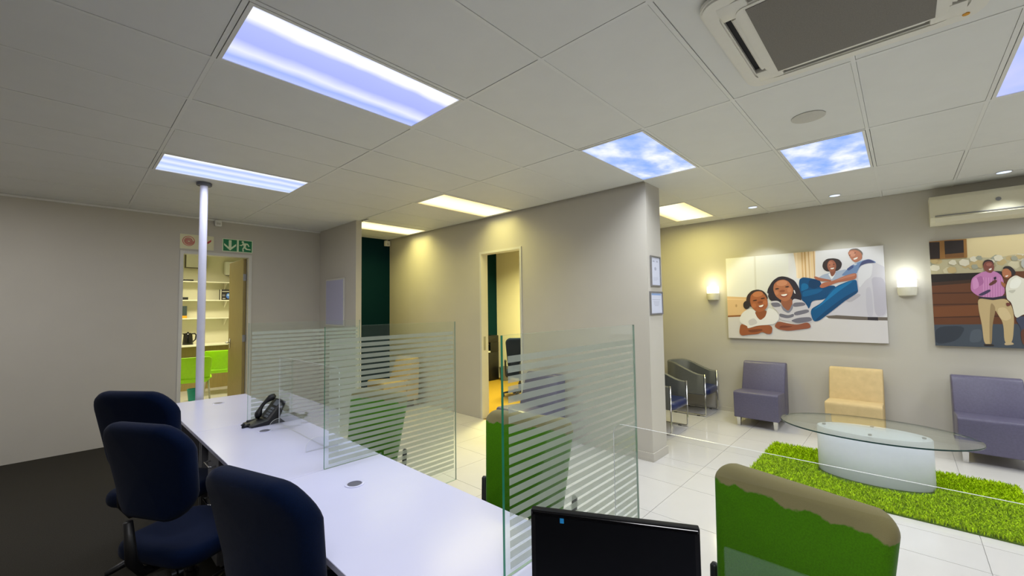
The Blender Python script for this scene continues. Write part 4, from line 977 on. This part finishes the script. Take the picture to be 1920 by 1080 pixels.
# ------------------------------------------------------------ swivel chairs
def swivel(label, fab, top, seat, loc, th, group, bh, cr=0.11, bw=0.51, arms='upright'):
    t = thing('swivel_chair', label, 'chair', (0, 0, 0), 0, group)
    def back(a, b, c):
        u = (b + bh / 2) / bh
        tp = 0.80 + 0.20 * min(1, max(0, u * 1.6)) ** 0.8
        x = -0.215 - 0.14 * (b + bh / 2) + 0.55 * a * a + 0.025 * math.sin(PI * min(1, u * 1.1)) + c
        return (x, a * tp, top - bh / 2 + b - 0.02 * (a / 0.25) ** 2 * (1 if b > 0 else 0) * (b / (bh / 2)))
    obj('backrest', pad(new(), bw, bh, 0.085, cr, back, 0.036), fab, t, True)
    def st(a, b, c):
        return (a, b, seat - 0.045 + c - (0.6 * max(0, a - 0.14)) ** 2 * 4)
    obj('seat', pad(new(), 0.46, 0.50, 0.09, 0.11, st, 0.036), fab, t, True)
    obj('mechanism', box(new(), -0.15, 0.14, -0.11, 0.11, seat - 0.13, seat - 0.088, 0.01), 'black_plastic', t, 'auto')
    obj('back_support', tube(new(), [(-0.10, 0, seat - 0.11), (-0.24, 0, seat - 0.10), (-0.285, 0, seat - 0.03), (-0.305, 0, seat + 0.16)], [0.022, 0.022, 0.024, 0.018], 10), 'black_plastic', t, True)
    bm = tube(new(), [(0, 0, 0.075), (0, 0, 0.25)], 0.03, 14); tube(bm, [(0, 0, 0.24), (0, 0, seat - 0.12)], 0.016, 14)
    obj('gas_column', bm, 'black_plastic', t, 'auto')
    lg = ca = None
    for k in range(5):
        a = 2 * PI * k / 5 + 0.3
        if lg is None:
            lg = obj('base_leg', tube(new(), [(0, 0, 0.10), (0.06, 0, 0.105), (0.2, 0, 0.088), (0.30, 0, 0.07)], [0.032, 0.026, 0.02, 0.015], 10), 'black_plastic', t, True, rot=(0, 0, a))
            L = lg
        else:
            L = share('base_leg', lg, t, rot=(0, 0, a))
        if ca is None:
            bm = tube(new(), [(0.305, -0.026, 0.028), (0.305, -0.004, 0.028)], 0.028, 16); tube(bm, [(0.305, 0.004, 0.028), (0.305, 0.026, 0.028)], 0.028, 16); tube(bm, [(0.298, 0, 0.028), (0.296, 0, 0.07)], 0.009, 8)
            ca = obj('caster', bm, 'black_plastic', L, 'auto')
        else:
            share('caster', ca, L)
    for s in ((1, -1) if arms == 'upright' else ()):
        obj('armrest', tube(new(), [(-0.10, s * 0.10, seat - 0.105), (-0.19, s * 0.24, seat - 0.10), (-0.21, s * 0.268, seat - 0.06), (-0.225, s * 0.272, seat + 0.185), (-0.227, s * 0.272, seat + 0.195)], [0.014, 0.014, 0.015, 0.015, 0.008], 10), 'black_plastic', t, True)
    for s in ((1, -1) if arms == 'pad' else ()):
        bm = tube(new(), [(-0.08, s * 0.10, seat - 0.105), (-0.08, s * 0.24, seat - 0.105), (-0.085, s * 0.255, seat - 0.08), (-0.11, s * 0.26, seat + 0.17)], [0.016, 0.016, 0.016, 0.018], 10)
        box(bm, -0.21, -0.04, s * 0.26 - 0.022, s * 0.26 + 0.022, seat + 0.165, seat + 0.19, 0.01)
        obj('armrest', bm, 'black_plastic', t, 'auto')
    t.location, t.rotation_euler = loc, (0, 0, th)
    return t
def origin(tx, ty, deg, off=0.30):
    a = math.radians(deg)
    return (tx + off * math.cos(a), ty + off * math.sin(a), 0), a
G = 'dark blue swivel chairs'
l, a = origin(0.380, 1.546, 17)
c0 = swivel('dark blue fabric swivel chair nearest, its back against the front of the counter', 'fabric_navy', 1.08, 0.48, l, a, G, 0.47, 0.12, arms=None)
l, a = origin(0.216, 2.622, 29)
dup(c0, 'dark blue fabric swivel chair in the middle of the three behind the counter', l, a)
l, a = origin(0.235, 3.36, 36, 0.315)
dup(c0, 'dark blue fabric swivel chair farthest along the counter, beside the white pole', l, a).scale = (1.05, 1.05, 1.05)
l, a = origin(5.39, 4.88, 45)
swivel('dark blue office chair on yellow carpet seen through the office doorway', 'fabric_navy', 1.08, 0.48, l, a, G, 0.56, 0.08, arms='pad')
G = 'green visitor chairs'
l, a = origin(1.672, 0.272, 165)
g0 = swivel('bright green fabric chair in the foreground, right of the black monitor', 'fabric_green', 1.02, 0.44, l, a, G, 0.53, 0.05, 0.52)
l, a = origin(1.79, 1.54, 194)
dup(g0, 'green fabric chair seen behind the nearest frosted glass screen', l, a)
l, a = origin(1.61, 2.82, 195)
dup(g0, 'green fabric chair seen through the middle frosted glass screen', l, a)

# ------------------------------------------------------------ waiting area
def lounge(label, fab, side, loc, th, group):
    t = thing('lounge_chair', label, 'chair', (0, 0, 0), 0, group)
    sp = [(0.36, 0.115)] + [(0.335 + 0.03 * math.cos(math.radians(q)), 0.425 + 0.03 * math.sin(math.radians(q))) for q in (0, 30, 60, 90)] + [(0.30, 0.455), (-0.05, 0.43), (-0.05, 0.115)]
    obj('seat', prism(new(), sp, 'y', -0.255, 0.255, 0.012, 3), fab, t, 'auto')
    bp = [(-0.035, 0.42), (-0.16, 0.755), (-0.175, 0.785), (-0.20, 0.797), (-0.27, 0.795), (-0.30, 0.775), (-0.275, 0.115), (-0.052, 0.115), (-0.052, 0.42)]
    obj('backrest', prism(new(), bp, 'y', -0.255, 0.255, 0.014, 3), fab, t, 'auto')
    for sx, sy in ((0.30, 0.21), (0.30, -0.21), (-0.22, 0.21), (-0.22, -0.21)):
        bm = new()
        A = [bm.verts.new((sx + p * 0.024, sy + q * 0.024, 0.116)) for p, q in ((1, 1), (-1, 1), (-1, -1), (1, -1))]
        B = [bm.verts.new((sx + p * 0.018, sy + q * 0.018, 0.0)) for p, q in ((1, 1), (-1, 1), (-1, -1), (1, -1))]
        fs = [bm.faces.new(A), bm.faces.new(B[::-1])] + [bm.faces.new((A[i], A[(i + 1) % 4], B[(i + 1) % 4], B[i])) for i in range(4)]
        bmesh.ops.recalc_face_normals(bm, faces=fs)
        obj('leg', bm, 'chrome', t)
    t.location, t.rotation_euler = loc, (0, 0, th)
    return t
G = 'armless lounge chairs'
k0 = lounge('slate blue leather armless chair under the family picture, nearest the tub chairs', 'leather_slate', 'leather_navy', (6.44, 1.445, 0), PI, G)
dup(k0, 'slate blue leather armless chair right of the glass table, cut by the right edge', (6.44, -0.595, 0), PI)
dup(k0, 'blue leather armless chair by the office doorway, seen through the nearest glass screen', (3.77, 3.22, 0), PI)
b0 = lounge('beige suede armless chair standing behind the oval glass table', 'suede_beige', 'suede_beige', (6.44, 0.468, 0), PI, G)
dup(b0, 'beige suede armless chair in the niche, seen through the middle glass screen', (3.72, 6.15, 0), PI)
def tub(label, loc, th):
    t = thing('tub_chair', label, 'chair', (0, 0, 0), 0, 'grey tub chairs')
    def path(r, n=14):
        p = [(0.27 - 0.30 * k / 6, r) for k in range(6)]
        p += [(-0.03 - (r + 0.03) * math.sin(PI * k / n), r * math.cos(PI * k / n)) for k in range(n + 1)]
        p += [(-0.03 + 0.30 * k / 6, -r) for k in range(1, 7)]
        return p
    out, inn = path(0.285), path(0.235)
    def top(x):
        u = min(1, max(0, (0.27 - x) / 0.5))
        return 0.595 + 0.15 * (u * u * (3 - 2 * u))
    bm = new()
    n = len(out)
    R = []
    for k in range(n):
        o, i = out[k], inn[k]
        m = ((o[0] + i[0]) / 2, (o[1] + i[1]) / 2)
        z = top(o[0])
        R.append([bm.verts.new(p) for p in ((o[0], o[1], 0.315), (o[0], o[1], z - 0.015), (o[0] * .8 + i[0] * .2, o[1] * .8 + i[1] * .2, z - 0.003), (m[0], m[1], z), (o[0] * .2 + i[0] * .8, o[1] * .2 + i[1] * .8, z - 0.003), (i[0], i[1], z - 0.015), (i[0], i[1], 0.315))])
    fs = []
    for A, B in zip(R, R[1:]):
        for q in range(7):
            w = (q + 1) % 7
            fs.append(bm.faces.new((A[q], A[w], B[w], B[q])))
    fs += [bm.faces.new(R[0]), bm.faces.new(R[-1][::-1])]
    bmesh.ops.recalc_face_normals(bm, faces=fs)
    obj('shell', bm, 'vinyl_grey', t, 'auto')
    def st(a, b, c):
        return (a + 0.045, b, 0.345 + c)
    obj('seat', pad(new(), 0.55, 0.465, 0.11, 0.09, st, 0.04), 'leather_navy', t, True)
    for s in (1, -1):
        y = s * 0.262
        p = [(0.283, y, 0.60), (0.283, y, 0.05)] + [(0.253 + 0.03 * math.cos(math.radians(q)), y, 0.045 - 0.03 * math.sin(math.radians(q))) for q in (20, 45, 70, 90)]
        p += [(0.0, y, 0.015), (-0.18, y, 0.015)] + [(-0.18 - 0.03 * math.sin(math.radians(q)), y, 0.045 - 0.03 * math.cos(math.radians(q))) for q in (20, 45, 70, 90)] + [(-0.21, y * 0.9, 0.33)]
        obj('sled_leg', tube(new(), p, 0.0105, 10), 'chrome', t, True)
        obj('foot_glide', box(new(), 0.16, 0.20, y - 0.012, y + 0.012, 0.0, 0.01), 'black_plastic', t)
        obj('foot_glide', box(new(), -0.17, -0.13, y - 0.012, y + 0.012, 0.0, 0.01), 'black_plastic', t)
    t.location, t.rotation_euler = loc, (0, 0, th)
    return t
q0 = tub('grey tub chair with navy seat in the corner against the picture wall', (6.535, 2.405, 0), -PI / 2)
dup(q0, 'grey tub chair with navy seat half hidden behind the pillar', (5.36, 2.42, 0), -PI / 2)
# glass table
gt = thing('coffee_table', 'low oval glass coffee table on a white oval drum standing on the green rug', 'table', (5.03, 0.265, 0))
bm = new(); lathe(bm, [(1.0, 0.438), (1.004, 0.444), (1.0, 0.450)], 72, 0, 0, 0.475, 0.695)
for f in bm.faces:
    f.material_index = 0 if len(f.verts) > 4 else 1
obj('glass_top', bm, ['glass_table', 'glass_edge_dark'], gt, 'auto')
bm = new(); lathe(bm, [(0, 0.012), (0.985, 0.012), (1.0, 0.022), (1.0, 0.418), (0.985, 0.426), (0, 0.426)], 72, 0, 0, 0.222, 0.402)
obj('drum', bm, 'drum_white', gt, 'auto')
for x, y in ((0.17, 0), (-0.17, 0), (0, 0.345), (0, -0.345)):
    obj('standoff', lathe(new(), [(0, 0.426), (0.014, 0.426), (0.014, 0.438), (0, 0.438)], 16, x, y), 'brushed', gt)
# shaggy rug
rx0, rx1, ry0, ry1 = 4.275, 5.555, -0.655, 1.155
rg = thing('shag_rug', 'lime green shaggy rug under the glass coffee table', 'rug', ((rx0 + rx1) / 2, (ry0 + ry1) / 2, 0))
w, d = rx1 - rx0, ry1 - ry0
obj('backing', box(new(), -w / 2 + 0.01, w / 2 - 0.01, -d / 2 + 0.01, d / 2 - 0.01, 0.0, 0.009), 'rug_base', rg)
rnd = random.Random(11)
vs, fs = [], []
for k in range(34000):
    x, y = rnd.uniform(-w / 2 + 0.012, w / 2 - 0.012), rnd.uniform(-d / 2 + 0.012, d / 2 - 0.012)
    if (x / 0.22) ** 2 + ((y - 0.015) / 0.40) ** 2 < 1 and abs(x) < 0.4:
        continue
    a = rnd.uniform(0, 2 * PI)
    h = rnd.uniform(0.022, 0.045)
    ln = rnd.uniform(0.006, 0.032)
    b = rnd.uniform(0, 2 * PI)
    wd = rnd.uniform(0.0022, 0.0045)
    cx, sx = math.cos(a) * wd, math.sin(a) * wd
    lx, ly = math.cos(b) * ln, math.sin(b) * ln
    i = len(vs)
    vs += [(x - cx, y - sx, 0.008), (x + cx, y + sx, 0.008), (x + lx * .35 + cx * .9, y + ly * .35 + sx * .9, 0.008 + h * .7), (x + lx * .35 - cx * .9, y + ly * .35 - sx * .9, 0.008 + h * .7), (x + lx, y + ly, 0.008 + h)]
    fs += [(i, i + 1, i + 2, i + 3), (i + 3, i + 2, i + 4)]
me = D.meshes.new('pile'); me.from_pydata(vs, [], fs); me.materials.append(MATS['rug_pile'])
pl = D.objects.new('pile', me); COL.objects.link(pl); pl.parent = rg; pl['kind'] = 'stuff'

# ------------------------------------------------------------ office seen through the doorway
wc = thing('water_cooler', 'black water cooler by the dark teal wall inside the office', 'water cooler', (6.50, 6.785, 0))
obj('cabinet', box(new(), -0.15, 0.15, -0.11, 0.11, 0.0, 0.62, 0.008), 'black_plastic', wc, 'auto')
obj('dispenser', box(new(), -0.10, 0.15, -0.11, 0.11, 0.62, 0.84, 0.006), 'black_gloss', wc, 'auto')
obj('head', box(new(), -0.155, 0.15, -0.11, 0.11, 0.84, 0.985, 0.01), 'black_plastic', wc, 'auto')
obj('label_plate', box(new(), -0.16, -0.155, -0.09, 0.09, 0.87, 0.94, 0.001, 1), 'paper', wc)
for y in (-0.045, 0.045):
    obj('tap', tube(new(), [(-0.10, y, 0.80), (-0.15, y, 0.80), (-0.155, y, 0.765)], 0.012, 8), 'white_paint', wc, True)
obj('drip_tray', box(new(), -0.17, -0.09, -0.10, 0.10, 0.62, 0.645, 0.004, 1), 'white_paint', wc)
wb = thing('waste_bin', 'small grey bin in the office corner beside the water cooler', 'bin', (6.66, 6.50, 0))
bm = new(); lathe(bm, [(0, 0.0), (0.10, 0.0), (0.125, 0.28), (0.118, 0.28), (0.095, 0.01), (0, 0.01)], 20)
obj('bucket', bm, 'bin_grey', wb, 'auto')
obj('rim', lathe(new(), [(0.115, 0.28), (0.13, 0.28), (0.13, 0.29), (0.115, 0.29), (0.115, 0.28)], 20, cap=False), 'bin_grey', wb, 'auto')

# ------------------------------------------------------------ kitchen seen through the door
for z, lab in ((2.235, 'top white kitchen wall shelf below the grey cabinet box'), (1.85, 'middle white kitchen wall shelf holding the blue and black carton'), (1.475, 'lowest white kitchen wall shelf above the kettle')):
    t = thing('wall_shelf', lab, 'shelf', (1.45, 10.9, z), 0, 'kitchen wall shelves')
    obj('board', box(new(), -1.25, 1.25, -0.30, 0, -0.02, 0.0), 'shelf_white', t)
    for x in (-0.75, 0.9):
        obj('bracket', prism(new(), [(-0.22, -0.02), (0.0, -0.02), (0.0, -0.16), (-0.012, -0.16)], 'x', x - 0.008, x + 0.008), 'shelf_white', t)
kc = thing('kitchen_counter', 'white kitchen counter under the shelves with the kettle on it', 'counter', (1.45, 10.395, 0))
obj('worktop', box(new(), -1.245, 1.245, 0.0, 0.5, 0.905, 0.94, 0.003, 1), 'shelf_white', kc)
obj('side_panel', box(new(), -1.245, -1.22, 0.02, 0.5, 0, 0.905), 'shelf_white', kc)
obj('side_panel', box(new(), 1.22, 1.245, 0.02, 0.5, 0, 0.905), 'shelf_white', kc)
obj('leg', box(new(), -0.02, 0.02, 0.03, 0.07, 0, 0.905), 'shelf_white', kc)
obj('back_panel', box(new(), -1.22, 1.22, 0.30, 0.32, 0.0, 0.905), 'door_wood', kc)
t = thing('wall_cabinet_box', 'pale grey metal box high on the kitchen wall', 'box', (1.82, 10.9, 2.52))
obj('body', box(new(), -0.18, 0.18, -0.12, 0, 0, 0.29, 0.006), 'bin_grey', t, 'auto')
obj('door_panel', box(new(), -0.17, 0.17, -0.13, -0.12, 0.012, 0.28, 0.002, 1), 'frame_paint', t)
t = thing('towel_dispenser', 'white rounded paper towel dispenser on the kitchen wall by the door', 'dispenser', (2.43, 10.9, 2.40))
obj('cover', box(new(), -0.10, 0.13, -0.12, 0, 0, 0.30, 0.03, 4), 'white_paint', t, 'auto')
obj('slot', box(new(), -0.07, 0.10, -0.10, -0.02, -0.006, 0.004), 'grey_metal', t)
kt = thing('kettle', 'black plastic kettle on the kitchen counter', 'kettle', (1.68, 10.62, 0.94))
obj('body', lathe(new(), [(0, 0.012), (0.085, 0.012), (0.088, 0.03), (0.075, 0.18), (0.068, 0.215), (0.05, 0.235), (0, 0.24)], 28), 'black_gloss', kt, 'auto')
obj('base', lathe(new(), [(0, 0), (0.09, 0), (0.09, 0.012), (0, 0.012)], 28), 'black_plastic', kt, 'auto')
obj('handle', tube(new(), [(0.06, 0, 0.215), (0.11, 0, 0.22), (0.135, 0, 0.19), (0.125, 0, 0.10), (0.08, 0, 0.05)], [0.012, 0.013, 0.013, 0.012, 0.01], 10), 'black_plastic', kt, True)
obj('spout', prism(new(), [(-0.062, 0.20), (-0.10, 0.225), (-0.06, 0.232)], 'y', -0.025, 0.025), 'black_gloss', kt)
obj('knob', lathe(new(), [(0, 0.238), (0.016, 0.238), (0.014, 0.255), (0, 0.257)], 16), 'black_plastic', kt, 'auto')
t = thing('device_box', 'flat black device on the top kitchen shelf', 'device', (1.68, 10.74, 2.235), 0.1)
obj('case', box(new(), -0.08, 0.08, -0.06, 0.06, 0, 0.035, 0.006), 'black_plastic', t, 'auto')
obj('cable', tube(new(), [(0.08, 0, 0.01), (0.13, -0.03, 0.006), (0.18, 0.02, 0.006)], 0.004, 6), 'black_plastic', t, True)
t = thing('device_box', 'flat black box lying on the middle kitchen shelf', 'device', (1.58, 10.73, 1.85), -0.05)
obj('case', box(new(), -0.10, 0.10, -0.07, 0.07, 0, 0.045, 0.005), 'black_plastic', t, 'auto')
obj('lid', box(new(), -0.101, 0.101, -0.071, 0.071, 0.045, 0.056, 0.003, 1), 'slate_card', t)
t = thing('carton', 'black carton with a blue round picture on the middle kitchen shelf', 'carton', (2.345, 10.70, 1.85))
obj('box', box(new(), -0.12, 0.12, -0.05, 0.05, 0, 0.225), 'black_plastic', t)
flat_print('print', [((40, 38, 44), [(0, 0), (240, 0), (240, 225), (0, 225)], 0), ((228, 224, 214), [(0, 0), (16, 0), (16, 225), (0, 225)], 0), ((214, 210, 206), [(30, 176), (220, 180), (220, 194), (30, 190)], 0), ((70, 120, 220), ellp(150, 90, 48, 60), 0), ((170, 200, 250), ellp(140, 106, 20, 24), 0), ((206, 204, 200), [(40, 24), (90, 24), (90, 40), (40, 40)], 0), ((120, 118, 122), [(34, 80), (84, 80), (84, 120), (34, 120)], 0)],
           240, 225, lambda u, v, d: (-0.12 + u / 1000, -0.0502 - d, v / 1000), 'print_flat', t)
t = thing('cereal_box', 'dark slate and orange box on the lowest kitchen shelf', 'box', (1.59, 10.72, 1.475))
obj('carton_body', box(new(), -0.075, 0.075, -0.04, 0.04, 0.05, 0.25), 'slate_card', t)
obj('orange_band', box(new(), -0.0755, 0.0755, -0.0405, 0.0405, 0.0, 0.052), 'orange_card', t)
def kitchen_chair(label, loc, th):
    t = thing('plastic_chair', label, 'chair', (0, 0, 0), 0, 'lime green kitchen chairs')
    def bk(a, b, c):
        u = (b + 0.2) / 0.4
        return (-0.20 - 0.10 * u + 0.6 * a * a + c, a * (0.88 + 0.12 * u), 0.60 + b)
    obj('backrest', pad(new(), 0.46, 0.42, 0.022, 0.06, bk, 0.010), 'plastic_lime', t, True)
    def st(a, b, c):
        return (a, b, 0.445 + c - 0.05 * max(0, 0.1 - abs(b)) + 0.25 * b * b)
    obj('seat', pad(new(), 0.46, 0.46, 0.024, 0.08, st, 0.010), 'plastic_lime', t, True)
    for sx, sy in ((0.19, 0.2), (0.19, -0.2), (-0.19, 0.2), (-0.19, -0.2)):
        obj('leg', tube(new(), [(sx * 0.9, sy * 0.9, 0.44), (sx * 1.12, sy * 1.08, 0.0)], [0.016, 0.012], 10), 'chair_leg_steel', t, True)
    t.location, t.rotation_euler = loc, (0, 0, th)
    return t
kk = kitchen_chair('lime green plastic chair behind the pole, its back to the kitchen door', (1.52, 8.95, 0), math.radians(80))
kk.scale = (1.04, 1.04, 1.04)
dup(kk, 'lime green plastic chair farther back at the kitchen counter', (2.06, 9.9, 0), math.radians(78)).scale = (1.06, 1.06, 1.06)
t = thing('storage_tub', 'teal plastic tub on the kitchen floor under the green chair', 'tub', (1.60, 9.45, 0))
bm = new(); lathe(bm, [(0, 0), (0.08, 0), (0.10, 0.20), (0.094, 0.20), (0.075, 0.01), (0, 0.01)], 20)
obj('bucket', bm, 'teal_bin', t, 'auto')
obj('rim', lathe(new(), [(0.092, 0.20), (0.104, 0.20), (0.104, 0.208), (0.092, 0.208), (0.092, 0.20)], 20, cap=False), 'teal_bin', t, 'auto')
